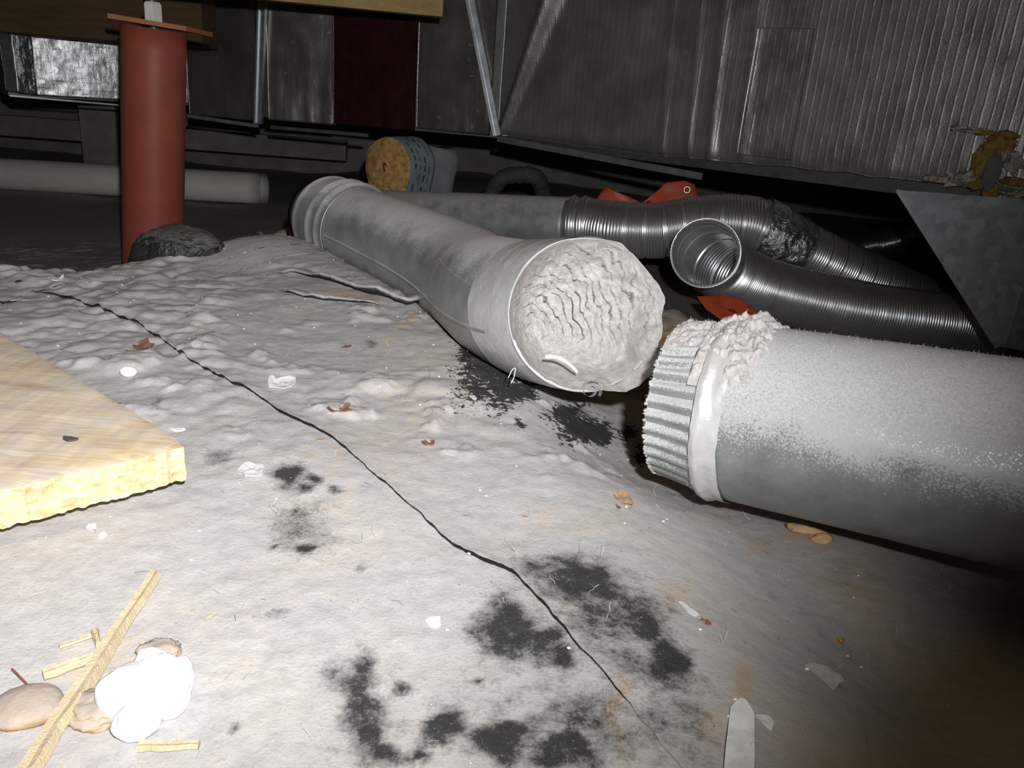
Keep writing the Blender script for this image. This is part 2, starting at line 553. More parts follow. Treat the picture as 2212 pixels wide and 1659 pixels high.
def lump(c, size, sub=4, amp=0.25, freq=1.6, seed=0, rotz=0.0, cut=None, tilt=0.0):
    V, Fc = ICO[sub]
    V = V.copy()
    r = 1 + amp * 2 * fbm(V[:, 0] * freq + 7.3, V[:, 1] * freq + 3.1, V[:, 2] * freq, 4, seed)
    V = V * r[:, None] * np.array(size)[None]
    ct, st = math.cos(tilt), math.sin(tilt)
    V = V @ np.array([[ct, 0, -st], [0, 1, 0], [st, 0, ct]]).T
    cz, sz = math.cos(rotz), math.sin(rotz)
    V = V @ np.array([[cz, -sz, 0], [sz, cz, 0], [0, 0, 1]]).T
    V = V + np.array(c)[None]
    if cut is not None:
        V[:, 2] = np.maximum(V[:, 2], cut)
    return V, Fc


def join(*vf):
    Vs, Fs, o = [], [], 0
    for V, Fc in vf:
        V = np.asarray(V, float).reshape(-1, 3)
        Vs.append(V)
        Fs += [tuple(int(i) + o for i in f) for f in Fc]
        o += len(V)
    return np.vstack(Vs), Fs


# ------------------------------------------------------------------ the two dryer pipes' axes (used by the ground too)
R4 = 0.0508
LP_CTRL = [(735, 482, 1.00), (860, 533, 0.90), (1000, 598, 0.785), (1085, 645, 0.66), (1150, 667, 0.60), (1218, 677, 0.555), (1262, 680, 0.533)]
LP = [tuple(P(*q)) for q in LP_CTRL]
LP_path, LP_len = spline(LP, 120)
RP0 = np.array(P(1463, 866, 0.502)); RP1 = np.array(P(1585, 888, 0.466)); RP2 = np.array(P(2212, 1004, 0.393))
rp_dir = (RP2 - RP1) / np.linalg.norm(RP2 - RP1)
RP_tape = RP1
RP_rim = RP1 - rp_dir * 0.040
RP_end = RP1 + rp_dir * 0.36


# ------------------------------------------------------------------ ground
CREST = ([-3, -1.2, -0.62, -0.45, -0.33, -0.22, -0.1, 0.02, 0.1, 0.2, 0.35, 0.7, 3],
         [0.78, 0.76, 0.73, 0.74, 0.90, 1.05, 1.02, 0.72, 0.60, 0.56, 0.46, 0.40, 0.4])


def seg_dist(x, y, a, b):
    ax, ay, bx, by = a[0], a[1], b[0], b[1]
    dx, dy = bx - ax, by - ay
    t = np.clip(((x - ax) * dx + (y - ay) * dy) / (dx * dx + dy * dy), 0, 1)
    return np.hypot(x - ax - t * dx, y - ay - t * dy), t


def G0(x, y):
    x = np.asarray(x, float); y = np.asarray(y, float)
    z = 0.200 - 0.030 * sstep(0.03, 0.17, x + 0.25 * (y - 0.35)) * sstep(0.12, 0.3, y)
    z = z - 0.012 * sstep(0.0, 0.10, x) * sstep(0.40, 0.50, y)
    yc = np.interp(x, CREST[0], CREST[1])
    far = 0.075 - 0.055 * sstep(-0.45, -0.9, x) - 0.085 * np.clip(x, 0, 0.75) + 0.02 * fbm(x * 2.1, y * 2.1, 0, 3, 5)
    k = sstep(yc, yc + 0.34, y)
    z = z * (1 - k) + far * k
    z = z + 0.012 * fbm(x * 5, y * 5, 0, 3, 3) * sstep(0.1, 0.3, y)
    # humps right behind the crest
    z = z + 0.018 * np.exp(-((x + 0.30) / 0.10) ** 2 - ((y - 0.93) / 0.09) ** 2)
    # a low ridge running towards the lens at the foot of the right pipe's shadow
    return z


def pipe_floor(x, y, z):
    for k in range(0, 119, 7):
        a, b = LP_path[k], LP_path[min(k + 7, 119)]
        d, t = seg_dist(x, y, a, b)
        zc = a[2] + t * (b[2] - a[2])
        z = np.where(d < R4, np.minimum(z, zc - np.sqrt(np.clip((R4 + 0.002) ** 2 - d ** 2, 0, None))), z)
    d, t = seg_dist(x, y, RP_rim, RP_end)
    zc = RP_rim[2] + t * (RP_end[2] - RP_rim[2])
    z = np.where(d < R4, np.minimum(z, zc - np.sqrt(np.clip((R4 + 0.003) ** 2 - d ** 2, 0, None))), z)
    return z


def G(x, y):
    x = np.asarray(x, float); y = np.asarray(y, float)
    z = G0(x, y)
    lw = sstep(0.30, 0.50, y) * (0.35 + 0.65 * sstep(0.05, -0.05, x - 0.2 * (0.6 - y)))
    bill = fbm(x * 17, y * 17, 0, 4, 21)
    msk = sstep(-0.05, 0.12, fbm(x * 6.5, y * 6.5, 0, 3, 44)) * (0.35 + 0.65 * sstep(0.45, 0.62, y))
    puff = 0.013 * np.abs(fbm(x * 34, y * 34, 0, 3, 33)) ** 0.8
    z = z + lw * (0.007 * np.maximum(bill, -0.06) + msk * puff) + 0.0012 * fbm(x * 110, y * 110, 0, 3, 8)
    reg = sstep(0.36, 0.46, y) * sstep(0.10, 0.0, x - 0.15 * (0.6 - y)) * sstep(-0.10, 0.10, fbm(x * 8, y * 8, 0, 3, 46))
    cl = sstep(0.05, 0.22, fbm(x * 42, y * 42, 0, 4, 47))
    z = z + reg * cl * (0.0028 + 0.005 * fbm(x * 150, y * 150, 0, 3, 48))
    return pipe_floor(x, y, z)


def hit(px, py):
    """where the sight line through a pixel meets the ground"""
    r = ray(px, py)
    ts = np.concatenate([np.arange(0.15, 1.3, 0.002), np.arange(1.3, 5, 0.01)])
    q = np.array(EYE)[None] + ts[:, None] * np.array(r)[None]
    below = q[:, 2] < G(q[:, 0], q[:, 1])
    k = int(np.argmax(below)) if below.any() else len(ts) - 1
    return Vector(q[k])


def patch_field(x, y, plist):
    f = np.zeros_like(x)
    xw = x + 0.016 * fbm(x * 55, y * 55, 0, 4, 901)
    yw = y + 0.016 * fbm(x * 55, y * 55, 7, 4, 902)
    for (px, py, rx, ry, s) in plist:
        c = hit(px, py); ex = hit(px + rx, py) - c; ey = hit(px, py - ry) - c
        A = np.array([[ex.x, ey.x], [ex.y, ey.y]])
        try:
            B = np.linalg.inv(A)
        except np.linalg.LinAlgError:
            continue
        dx, dy = xw - c.x, yw - c.y
        u = B[0, 0] * dx + B[0, 1] * dy
        v = B[1, 0] * dx + B[1, 1] * dy
        d2 = u * u + v * v
        f = np.maximum(f, s * np.exp(-0.8 * d2 ** 1.1))
    return f


SOFT = [(1085, 1340, 55, 55, 1), (1120, 1385, 75, 40, 1), (1185, 1390, 45, 45, 0.95), (1225, 1425, 30, 40, 1), (1200, 1235, 90, 30, 0.8), (1270, 1265, 90, 50, 1),
        (1330, 1330, 110, 60, 0.75), (1390, 1360, 45, 45, 1), (1430, 1430, 50, 55, 1), (1350, 1440, 70, 60, 0.6), (1300, 1390, 60, 60, 0.55),
        (975, 1562, 50, 28, 1.05), (1080, 1600, 75, 50, 1.1), (1200, 1625, 55, 40, 1.05), (1240, 1620, 35, 45, 1), (930, 1612, 22, 22, 1), (795, 1450, 30, 45, 0.95),
        (770, 1520, 45, 75, 0.9), (800, 1590, 40, 70, 1), (850, 1640, 60, 25, 0.95), (730, 1470, 40, 50, 0.55), (490, 1590, 15, 15, 0.9), (1260, 1550, 110, 55, 0.7), (1480, 1560, 90, 90, 0.5),
        (615, 1028, 32, 22, 1), (670, 1035, 25, 12, 0.8), (712, 1056, 18, 10, 0.85), (655, 1052, 18, 10, 0.8), (640, 1140, 70, 60, 0.55), (648, 1193, 20, 12, 0.9), (580, 1185, 14, 8, 0.85),
        (630, 1105, 20, 14, 0.7), (485, 988, 32, 18, 0.62), (775, 1230, 9, 9, 0.7), (600, 1330, 25, 20, 0.6), (870, 1485, 28, 14, 0.75), (1040, 1462, 18, 8, 0.8), (340, 870, 8, 18, 0.6), (395, 900, 12, 8, 0.5),
        (1420, 1560, 120, 60, 0.5), (1330, 1590, 90, 50, 0.6), (800, 745, 20, 9, 0.6), (1250, 1330, 170, 110, 0.42), (800, 1540, 110, 120, 0.35), (1100, 1520, 200, 110, 0.3)]
SHARP = [(1050, 785, 60, 35, 1), (1090, 820, 40, 30, 0.9), (1030, 845, 22, 22, 0.8), (1120, 850, 35, 25, 0.95), (1150, 815, 30, 18, 0.8), (1225, 895, 40, 25, 0.9), (1265, 930, 55, 30, 1), (1300, 945, 30, 22, 0.9), (1350, 930, 25, 22, 0.75), (1130, 920, 10, 12, 0.7), (1385, 985, 20, 26, 0.9)]
TAN = [(1200, 1360, 12, 60, 0.5), (1330, 1500, 22, 60, 0.75), (1340, 1570, 18, 80, 0.7), (1615, 1480, 28, 60, 0.85), (1560, 1570, 40, 50, 0.65), (1450, 1290, 60, 35, 0.55), (1150, 1290, 30, 25, 0.4), (1740, 1150, 60, 25, 1), (1640, 1180, 50, 40, 0.6),
       (1560, 1120, 120, 40, 0.4), (1000, 760, 200, 90, 0.35), (1250, 1130, 180, 70, 0.3), (770, 640, 90, 25, 0.6), (900, 680, 60, 14, 0.7), (250, 1480, 170, 110, 0.5), (1850, 1260, 120, 60, 0.5), (1420, 640, 80, 60, 0.7), (330, 1290, 30, 60, 0.35)]


def ground_attrs(X, Y):
    sh = X.shape
    x, y = X.ravel(), Y.ravel()
    near = (y < 1.3) & (np.abs(x) < 0.7)
    out = {}
    for k, pl in (('wipe', SOFT), ('sharp', SHARP), ('tan', TAN)):
        f = np.zeros_like(x)
        f[near] = patch_field(x[near], y[near], pl)
        out[k] = f
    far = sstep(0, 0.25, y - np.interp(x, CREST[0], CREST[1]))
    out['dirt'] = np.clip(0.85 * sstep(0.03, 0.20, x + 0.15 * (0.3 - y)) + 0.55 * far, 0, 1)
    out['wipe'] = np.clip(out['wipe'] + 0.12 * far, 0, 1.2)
    return out


# under-sheet: a graded grid over the whole crawl space
def graded(lo, hi, c0, c1, fine, coarse):
    a = list(np.arange(c0, c1, fine))
    x, s = c0, fine
    left = []
    while x > lo:
        s = min(s * 1.18, coarse); x -= s; left.append(max(x, lo))
    x, s = a[-1], fine
    right = []
    while x < hi:
        s = min(s * 1.18, coarse); x += s; right.append(min(x, hi))
    return np.array(left[::-1] + a + right)


gx = graded(-2.6, 2.6, -0.50, 0.34, 0.0024, 0.08)
gy = graded(-0.7, 4.6, 0.14, 1.06, 0.0024, 0.08)
GX, GY = np.meshgrid(gx, gy, indexing='ij')
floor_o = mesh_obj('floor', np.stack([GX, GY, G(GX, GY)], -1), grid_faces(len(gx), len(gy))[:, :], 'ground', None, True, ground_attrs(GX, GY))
floor_o['kind'] = 'structure'

# upper sheet: lapped over the lower one, its edge a thin dark line
EDGE_PX = [(-330, 560), (-80, 610), (70, 632), (165, 652), (235, 676), (300, 705), (350, 740), (400, 775), (432, 797), (500, 832), (560, 864), (610, 898), (690, 935), (730, 963), (790, 1015), (850, 1068), (905, 1118), (960, 1170), (1010, 1202), (1060, 1226), (1108, 1246), (1140, 1280), (1195, 1342), (1250, 1405), (1300, 1460), (1345, 1512)]
edge = [hit(*q) for q in EDGE_PX]
last = edge[-1]; prev = edge[-4]
d = (last - prev)
edge += [last + d * k for k in (1.0, 2.0, 3.2)]
ep, elen = spline([(q.x, q.y) + (0.0,) for q in edge], int(1.6 / 0.0022))
wig = 0.0018 * fbm(np.linspace(0, elen * 160, len(ep)), 0 * ep[:, 0], 0, 4, 77)
dirn = np.array([0.62, 0.78, 0.0])
ep = ep + wig[:, None] * dirn
tt = np.concatenate([[0, 0.0006, 0.0015], np.arange(0.003, 0.10, 0.0024), graded(0.10, 0.55, 0.10, 0.22, 0.003, 0.02)])
tt = np.unique(np.round(tt, 5))
SX = ep[:, None, 0] + tt[None, :] * dirn[0]
SY = ep[:, None, 1] + tt[None, :] * dirn[1]
u = np.linspace(0, 1, len(ep))
vis0 = hit(165, 652)
fade = sstep(-0.60, -0.36, ep[:, 0]) * sstep(hit(1372, 1545).y, hit(1335, 1500).y, ep[:, 1]) * (0.55 + 0.9 * np.clip(fbm(ep[:, 0] * 25, ep[:, 1] * 25, 0, 3, 79) + 0.5, 0, 1))
lift = (0.0006 + 0.0022 * fade[:, None] * np.exp(-tt[None, :] / 0.010))
lift = lift * np.where(tt[None, :] == 0, 0.9, 1.0)
SZ = G(SX, SY) + lift
top = np.stack([SX, SY, SZ], -1)
skirt = np.stack([SX[:, 0] + 0.0015 * dirn[0], SY[:, 0] + 0.0015 * dirn[1], SZ[:, 0] - 0.0024 * fade - 0.0003], -1)
V = np.vstack([top.reshape(-1, 3), skirt])
Fc = [tuple(q) for q in grid_faces(len(ep), len(tt))]
nT = len(ep) * len(tt)
for k in range(len(ep) - 1):
    Fc.append((nT + k, nT + k + 1, (k + 1) * len(tt), k * len(tt)))
at = ground_attrs(SX, SY)
at['wipe'] = np.maximum(at['wipe'].reshape(len(ep), len(tt)), np.where(tt[None, :] < 0.0003, 0.9 * fade[:, None], 0)).ravel()
at = {k: np.concatenate([a, a.reshape(len(ep), len(tt))[:, 0]]) for k, a in at.items()}
at['wipe'][nT:] = 1.5 * sstep(0.1, 0.4, fade)
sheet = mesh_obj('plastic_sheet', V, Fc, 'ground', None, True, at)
tag(sheet, 'lint-furred black plastic sheet with a dark cut edge, spread beneath both dryer pipes', 'plastic sheet')

# ------------------------------------------------------------------ room shell
def structure(name, VF, mat):
    o = mesh_obj(name, VF[0], VF[1], mat)
    o['kind'] = 'structure'
    return o


structure('wall_back', box((0, 3.50, 0.5), (2.6, 0, 0), (0, 0.1, 0), (0, 0, 0.55)), 'concrete')
structure('wall_left', box((-2.55, 1.9, 0.5), (0.1, 0, 0), (0, 2.65, 0), (0, 0, 0.55)), 'concrete')
structure('wall_right', box((2.55, 1.9, 0.5), (0.1, 0, 0), (0, 2.65, 0), (0, 0, 0.55)), 'concrete')
structure('ceiling', box((0, 1.9, 0.93), (2.6, 0, 0), (0, 2.65, 0), (0, 0, 0.02)), 'subfloor')

# ------------------------------------------------------------------ LEFT DRYER PIPE
tg = LP_path[-1] - LP_path[-4]
root = thing('dryer_duct', 'dusty round sheet-metal dryer duct with its open mouth packed with cracked grey lint', 'duct', tuple(LP_path[0] - np.array([0, 0, R4])))
# mouth plane: faces mostly the lens, turned a little to the right
mc = LP_path[-1]
to_cam = np.array(EYE) - mc; to_cam /= np.linalg.norm(to_cam)
camx = np.array(ROT @ Vector((1, 0, 0))); camy = np.array(ROT @ Vector((0, 1, 0)))
mn = to_cam + 0.20 * camx + 0.02 * camy
mn /= np.linalg.norm(mn)
mu = np.cross(camy, mn); mu /= np.linalg.norm(mu)
mv = np.cross(mn, mu)
# swept rings; near the mouth the rings turn into the mouth plane
nr, ns = len(LP_path), 96
t, s, uu = frames(LP_path)
ang = np.linspace(0, 2 * math.pi, ns, endpoint=False)
rings = np.zeros((nr, ns, 3))
for k in range(nr):
    w = float(sstep(0.62, 0.97, k / (nr - 1)))
    tn = t[k] * (1 - w) + mn * w
    tn /= np.linalg.norm(tn)
    sv = np.cross(camy, tn); sv /= np.linalg.norm(sv)
    uv_ = np.cross(tn, sv)
    rr = R4
    dent = -0.004 * math.exp(-((k / (nr - 1) - 0.66) / 0.10) ** 2) * np.exp(-((ang - 1.1) / 0.5) ** 2)
    rings[k] = LP_path[k] + ((rr + dent)[:, None]) * (np.cos(ang)[:, None] * sv + np.sin(ang)[:, None] * uv_)
inner = rings - 0.012 * (rings - LP_path[:, None, :])
V = np.vstack([rings.reshape(-1, 3), inner.reshape(-1, 3)])
F1 = [tuple(q) for q in grid_faces(nr, ns, True)]
off = nr * ns
Fc = F1 + [tuple(off + i for i in reversed(q)) for q in F1]
for k in range(ns):
    k2 = (k + 1) % ns
    Fc.append(((nr - 1) * ns + k, (nr - 1) * ns + k2, off + (nr - 1) * ns + k2, off + (nr - 1) * ns + k))
    Fc.append((k2, k, off + k, off + k2))
mesh_obj('pipe_body', V, Fc, 'galv', root, True)


def strip_along(kr, a_list, width_deg, lift=0.0009):
    """raised strip running lengthwise on the pipe"""
    Vv, Ff = [], []
    for k, a in zip(kr, a_list):
        for j, (da, l) in enumerate(((-1, 0), (-0.7, 1), (0.7, 1), (1, 0))):
            aa = a + math.radians(width_deg) * da
            fi = (aa % (2 * math.pi)) / (2 * math.pi) * ns
            i0 = int(fi) % ns; i1 = (i0 + 1) % ns; fr = fi - int(fi)
            pnt = rings[k, i0] * (1 - fr) + rings[k, i1] * fr
            nn = pnt - LP_path[k]; nn /= np.linalg.norm(nn)
            Vv.append(pnt + nn * (l * lift - 0.0001))
    Ff = [tuple(q) for q in grid_faces(len(kr), 4)]
    return Vv, Ff


seam_k = list(range(12, 114, 3))
mesh_obj('seam', *strip_along(seam_k, np.linspace(math.radians(192), math.radians(196), len(seam_k)), 2.0), 'galv', root, True)
seam_k = list(range(78, 112, 3))
mesh_obj('crease', *strip_along(seam_k, np.linspace(math.radians(150), math.radians(163), len(seam_k)), 0.9, 0.0004), 'galv', root, True)
# bell collar at the far end with two beads
cp = []
q0 = LP_path[0]; tdir = t[0]
xs = np.linspace(-0.022, 0.052, 60)
rr = R4 + 0.0018 + 0.0042 * np.exp(-((xs - 0.018) / 0.0042) ** 2) + 0.0038 * np.exp(-((xs - 0.040) / 0.0035) ** 2) + 0.002 * np.exp(-((xs + 0.020) / 0.004) ** 2)
Vc, Fcc = shell(q0[None] + xs[:, None] * tdir[None], rr, 72, 0.0014)
mesh_obj('bell_collar', Vc, Fcc, 'galv', root, True)
# dark inner end cap behind the collar keeps the bore closed
Vc, Fcc = tube(q0[None] + np.linspace(-0.05, -0.012, 4)[:, None] * tdir[None], R4 - 0.004, 48)
mesh_obj('coupling', Vc, Fcc, 'darkhose', root, True)
# foil tape round the mouth
kt = range(nr - 15, nr)
tp = np.stack([LP_path[k] + (rings[k] - LP_path[k]) * 1.014 for k in kt])
wob = 0.0008 * fbm(np.arange(ns)[None, :] * 0.35, np.arange(len(tp))[:, None] * 0.9, 0, 3, 9)
tp = tp + wob[..., None] * (tp - LP_path[list(kt)][:, None, :]) / R4
mesh_obj('foil_tape', tp.reshape(-1, 3), grid_faces(len(tp), ns, True), 'tape', root, True)
# lint plug
NR, NT = 190, 420
rho = np.linspace(0, 1, NR)[:, None]
th = np.linspace(0, 2 * math.pi, NT, endpoint=False)[None, :]


def bumpang(c, w):
    dd = (np.degrees(th) - c + 180) % 360 - 180
    return np.exp(-(dd / w) ** 2)


tab_a = [-180, -120, -97, -80, -62, -50, -40, -28, -14, 0, 13, 28, 42, 55, 63, 80, 110, 180]
tab_r = [163, 163, 162, 161, 186, 186, 188, 172, 165, 167, 173, 168, 164, 166, 172, 163, 162, 163]
Rout = np.interp((np.degrees(th) + 180) % 360 - 180, tab_a, tab_r) / 165.0 * R4
Rout = Rout * (1.0 + 0.05 * fbm(np.cos(th) * 6 + 9, np.sin(th) * 6, 0, 4, 41) * (0.1 + bumpang(-25, 60)))
U = rho * np.cos(th); W = rho * np.sin(th)
bowl = -0.046 * (1 - rho ** 3.2) * (1 - 0.45 * U)
lip = 0.007 * bumpang(-25, 65) * sstep(0.70, 0.92, rho) * (0.7 + 1.6 * fbm(U * 5, W * 5, 0, 4, 12))
wx = U + 0.16 * fbm(U * 3.5, W * 3.5, 0, 3, 51); wy = W + 0.16 * fbm(U * 3.5 + 5, W * 3.5, 0, 3, 52)
q = np.hypot(wx + 0.55, (wy + 0.25) * 0.8) * 9.5 + 1.1 * fbm(U * 7, W * 7, 0, 4, 53)
fr = q - np.floor(q)
crack = np.exp(-((np.minimum(fr, 1 - fr)) / 0.034) ** 2) * sstep(-0.55, 0.05, W) * sstep(0.97, 0.85, rho) * sstep(0.42, 0.60, fbm(U * 4, W * 4, 0, 3, 61) + 0.55)
terr = 0.0022 * (1 - fr) ** 2 * sstep(-0.7, 0.0, W)
lumps = 0.0085 * fbm(U * 4.5, W * 4.5, 0, 3, 71) + 0.0016 * fbm(U * 16, W * 16, 0, 3, 72)
hgt = bowl + lip + (lumps + terr) * sstep(1.0, 0.9, rho) - 0.011 * crack + 0.0007 * fbm(U * 40, W * 40, 0, 2, 73)
hgt = hgt + 0.0015 + 0.006 * bumpang(-48, 42) * sstep(0.72, 0.86, rho)
PV = mc + (Rout * rho * np.cos(th))[..., None] * mu + (Rout * rho * np.sin(th))[..., None] * mv + hgt[..., None] * mn
# fold the rim back so that the plug has thickness
back = mc + (np.minimum(Rout, R4 * 0.99) * np.cos(th))[..., None] * mu + (np.minimum(Rout, R4 * 0.99) * np.sin(th))[..., None] * mv - 0.008 * mn
PV = np.concatenate([PV, back.reshape(1, NT, 3)], 0)
mesh_obj('lint_plug', PV.reshape(-1, 3), grid_faces(NR + 1, NT, True), 'lint', root, True)
# peeled shiny curl of tape below the mouth
cc = np.array(P(1277, 843, 0.530))
cv, cf = [], []
for k in range(46):
    a = k / 45 * 2.6 * math.pi - 0.6
    rr = 0.0072 * (1 - 0.62 * k / 45)
    base = cc + rr * math.cos(a) * mu + rr * math.sin(a) * mv
    cv += [base - 0.007 * mn, base + 0.002 * mn]
cf = [(2 * k, 2 * k + 1, 2 * k + 3, 2 * k + 2) for k in range(45)]
mesh_obj('tape_curl', cv, cf, 'tape', root, True)
# rim glint: torn tape folded into the bore along the bottom
kk = np.linspace(math.radians(200), math.radians(285), 60)
ro = R4 * 1.004; ri = R4 * (0.975 + 0.02 * fbm(np.arange(60) * 0.4, 0 * np.arange(60), 0, 3, 3))
rv = []
for a, r2 in zip(kk, ri):
    rv += [mc + ro * (math.cos(a) * mu + math.sin(a) * mv) - 0.002 * mn, mc + (ro + 0.0003) * (math.cos(a) * mu + math.sin(a) * mv) + 0.0035 * mn, mc + r2 * (math.cos(a) * mu + math.sin(a) * mv) + 0.003 * mn]
mesh_obj('tape_lip', rv, grid_faces(60, 3), 'tape', root, True)
# strip of film caught in the lint, bits of tan debris
kk = np.linspace(0, 1, 24)
pts = np.array([P(1175 + 70 * q, 770 + 34 * q - 12 * math.sin(q * 3.1), 0.537) for q in kk])
fv = np.concatenate([np.stack([p - 0.0012 * mv + 0.004 * mn, p + 0.0012 * mv + 0.0065 * mn]) for p in pts])
mesh_obj('film_strip', fv, [(2 * k, 2 * k + 1, 2 * k + 3, 2 * k + 2) for k in range(23)], 'chip', root, True)
LROOT = root

# ------------------------------------------------------------------ RIGHT DRYER PIPE
root = thing('dryer_pipe', 'lint-furred galvanised pipe with a fluted crimped end and a foil tape band', 'pipe', tuple(RP_rim - np.array([0, 0, R4])))
L = np.linalg.norm(RP_end - RP_tape)
path = RP_tape[None] + np.linspace(-0.006, L, 90)[:, None] * rp_dir[None]
nzr = 0.0006 * fbm(np.linspace(0, 30, 90)[:, None], np.cos(np.linspace(0, 6.28, 128, endpoint=False))[None, :] * 4, np.sin(np.linspace(0, 6.28, 128, endpoint=False))[None, :] * 4, 3, 91)
mesh_obj('pipe_body', *shell(path, R4 + 0.0004, 128, 0.0008, nzr), 'galv_fuzz', root, True)
nfl = 34
ns2 = nfl * 10
xs = np.linspace(-0.036, 0.0, 46)
a = np.linspace(0, 2 * math.pi, ns2, endpoint=False)
env = sstep(0.0, -0.006, xs) * (0.6 + 0.4 * sstep(-0.002, -0.03, xs))
wv = np.abs(np.sin(a * nfl / 2))
wv = 1.0 - wv ** 1.6
rmod = -(0.0026 * env)[:, None] * wv[None, :]
rad = R4 - 0.0045 * sstep(0.0, -0.036, xs)
V1, F1 = shell(RP_tape[None] + xs[:, None] * rp_dir[None], rad, ns2, 0.0006, rmod)
mesh_obj('crimped_end', V1, F1, 'galv_fuzz', root, True)
xs = np.linspace(-0.0075, 0.0075, 14)
rad = R4 + 0.0018 + 0.0016 * np.exp(-((xs + 0.004) / 0.0028) ** 2)
aa = np.linspace(0, 2 * math.pi, 160, endpoint=False)
rm = 0.0016 * fbm(np.cos(aa)[None, :] * 7, np.sin(aa)[None, :] * 7, xs[:, None] * 240, 4, 93)
pathT = RP_tape[None] + xs[:, None] * rp_dir[None]
Vt, Ft = tube(pathT, rad, 160, rm, (False, False))
sh = 0.0022 * fbm(np.cos(aa) * 4, np.sin(aa) * 4, 0, 4, 95)
Vt = (Vt.reshape(14, 160, 3) + sh[None, :, None] * rp_dir).reshape(-1, 3)
mesh_obj('tape_band', Vt, Ft, 'tape', root, True)
# fluffy lint heaped on top of the tape band and on the flutes
_, fs, fu = frames(path)
fs, fu = fs[0], fu[0]


def heap(name, a0, a1, x0, x1, r0, hgt, seed, thr=0.0):
    na_, nx_ = 150, 80
    A_, X_ = np.meshgrid(np.radians(np.linspace(a0, a1, na_)), np.linspace(x0, x1, nx_), indexing='ij')
    ea = np.linspace(-1, 1, na_)[:, None]; ex_ = np.linspace(-1, 1, nx_)[None, :]
    msk_ = np.clip(1 - ea ** 2 - 0.0 * ex_, 0, 1) ** 0.7 * np.clip(1 - ex_ ** 2, 0, 1) ** 0.7
    cx_, cy_ = A_ * R4 * 1000, X_ * 1000
    hh_ = np.clip(0.55 * msk_ + fbm(cx_ * 0.16, cy_ * 0.16, 0, 4, seed) * 1.3 - thr, 0, None) * np.minimum(msk_ * 4, 1)
    hh_ = hgt * hh_ * (1 + 0.4 * fbm(cx_ * 0.6, cy_ * 0.6, 0, 3, seed + 5))
    R_ = r0 + hh_ - 0.0008 * (hh_ < 1e-6)
    Vv = RP_tape + X_[..., None] * rp_dir + R_[..., None] * (np.cos(A_)[..., None] * fs + np.sin(A_)[..., None] * fu)
    mesh_obj(name, Vv.reshape(-1, 3), grid_faces(na_, nx_), 'lint', root, True)
    k_ = RNG.choice(na_ * nx_, 700)
    good = hh_.ravel()[k_] > 0.0004
    return Vv.reshape(-1, 3)[k_[good]], (np.cos(A_)[..., None] * fs + np.sin(A_)[..., None] * fu).reshape(-1, 3)[k_[good]]


hp1 = heap('lint_heap', 35, 150, -0.014, 0.022, R4 + 0.0008, 0.0085, 101, 0.12)
hp2 = heap('lint_heap', 40, 125, -0.036, -0.010, R4 - 0.0035, 0.0055, 111, 0.22)


def fibres(pts, nrms, length, width, jitter=0.6, seg=3, rng=RNG):
    """thin bent ribbons growing from pts"""
    Vv, Ff = [], []
    for p, nn in zip(pts, nrms):
        dv = nn + rng.normal(0, jitter, 3)
        dv /= np.linalg.norm(dv)
        sd = np.cross(dv, rng.normal(0, 1, 3)); sd /= np.linalg.norm(sd)
        l = length * rng.uniform(0.3, 1.3)
        q = p.copy()
        b0 = len(Vv)
        for k in range(seg + 1):
            w = width * (1 - 0.6 * k / seg)
            Vv += [q - sd * w / 2, q + sd * w / 2]
            dv = dv + rng.normal(0, 0.45, 3); dv /= np.linalg.norm(dv)
            q = q + dv * l / seg
        Ff += [(b0 + 2 * k, b0 + 2 * k + 1, b0 + 2 * k + 3, b0 + 2 * k + 2) for k in range(seg)]
    return np.array(Vv), Ff


pts, nrm = [list(a) + list(b) for a, b in zip(hp1, hp2)]
for k in range(2600):
    an = RNG.uniform(math.radians(35), math.radians(150)); ax = RNG.uniform(0.01, 0.32)
    n_ = math.cos(an) * fs + math.sin(an) * fu
    pts.append(RP_tape + ax * rp_dir + (R4 + 0.0004) * n_); nrm.append(n_)
for k in range(900):                      # rim of the crimp
    an = RNG.uniform(0, 2 * math.pi)
    n_ = math.cos(an) * fs + math.sin(an) * fu
    pts.append(RP_tape - 0.0355 * rp_dir + (R4 - 0.0055) * n_); nrm.append(n_ * 0.7 - rp_dir)
for k in range(500):                      # edge of the tape
    an = RNG.uniform(0, 2 * math.pi)
    n_ = math.cos(an) * fs + math.sin(an) * fu
    pts.append(RP_tape + (-0.0078 + RNG.normal(0, 0.001)) * rp_dir + (R4 + 0.0012) * n_); nrm.append(n_ - 0.4 * rp_dir)
mesh_obj('lint_fuzz', *fibres(pts, nrm, 0.0018, 0.00013), 'lint_fibre', root, kind='stuff')
# lint bead along the crimp rim
bead = []
for k in range(90):
    an = RNG.uniform(0, 2 * math.pi)
    n_ = math.cos(an) * fs + math.sin(an) * fu
    bead.append(lump(RP_tape - 0.0362 * rp_dir + (R4 - 0.0052) * n_, tuple(0.0008 * RNG.uniform(0.5, 1.7, 3)), 3, 0.6, 2.0, k))
mesh_obj('rim_lint', *join(*bead), 'lint', root, True)
# ------------------------------------------------------------------ STRAND BOARD
zb = 0.2275
A = PZ(412, 962, zb); Bf = PZ(0, 716, zb); Cn = PZ(0, 1056, zb)
ud = (Bf - A) * 1.35; wd = (Cn - A) * 1.35
nu, nv = 160, 150
U_, V_ = np.meshgrid(np.linspace(0, 1, nu), np.linspace(0, 1, nv), indexing='ij')
bx = A.x + U_ * ud.x + V_ * wd.x
by = A.y + U_ * ud.y + V_ * wd.y
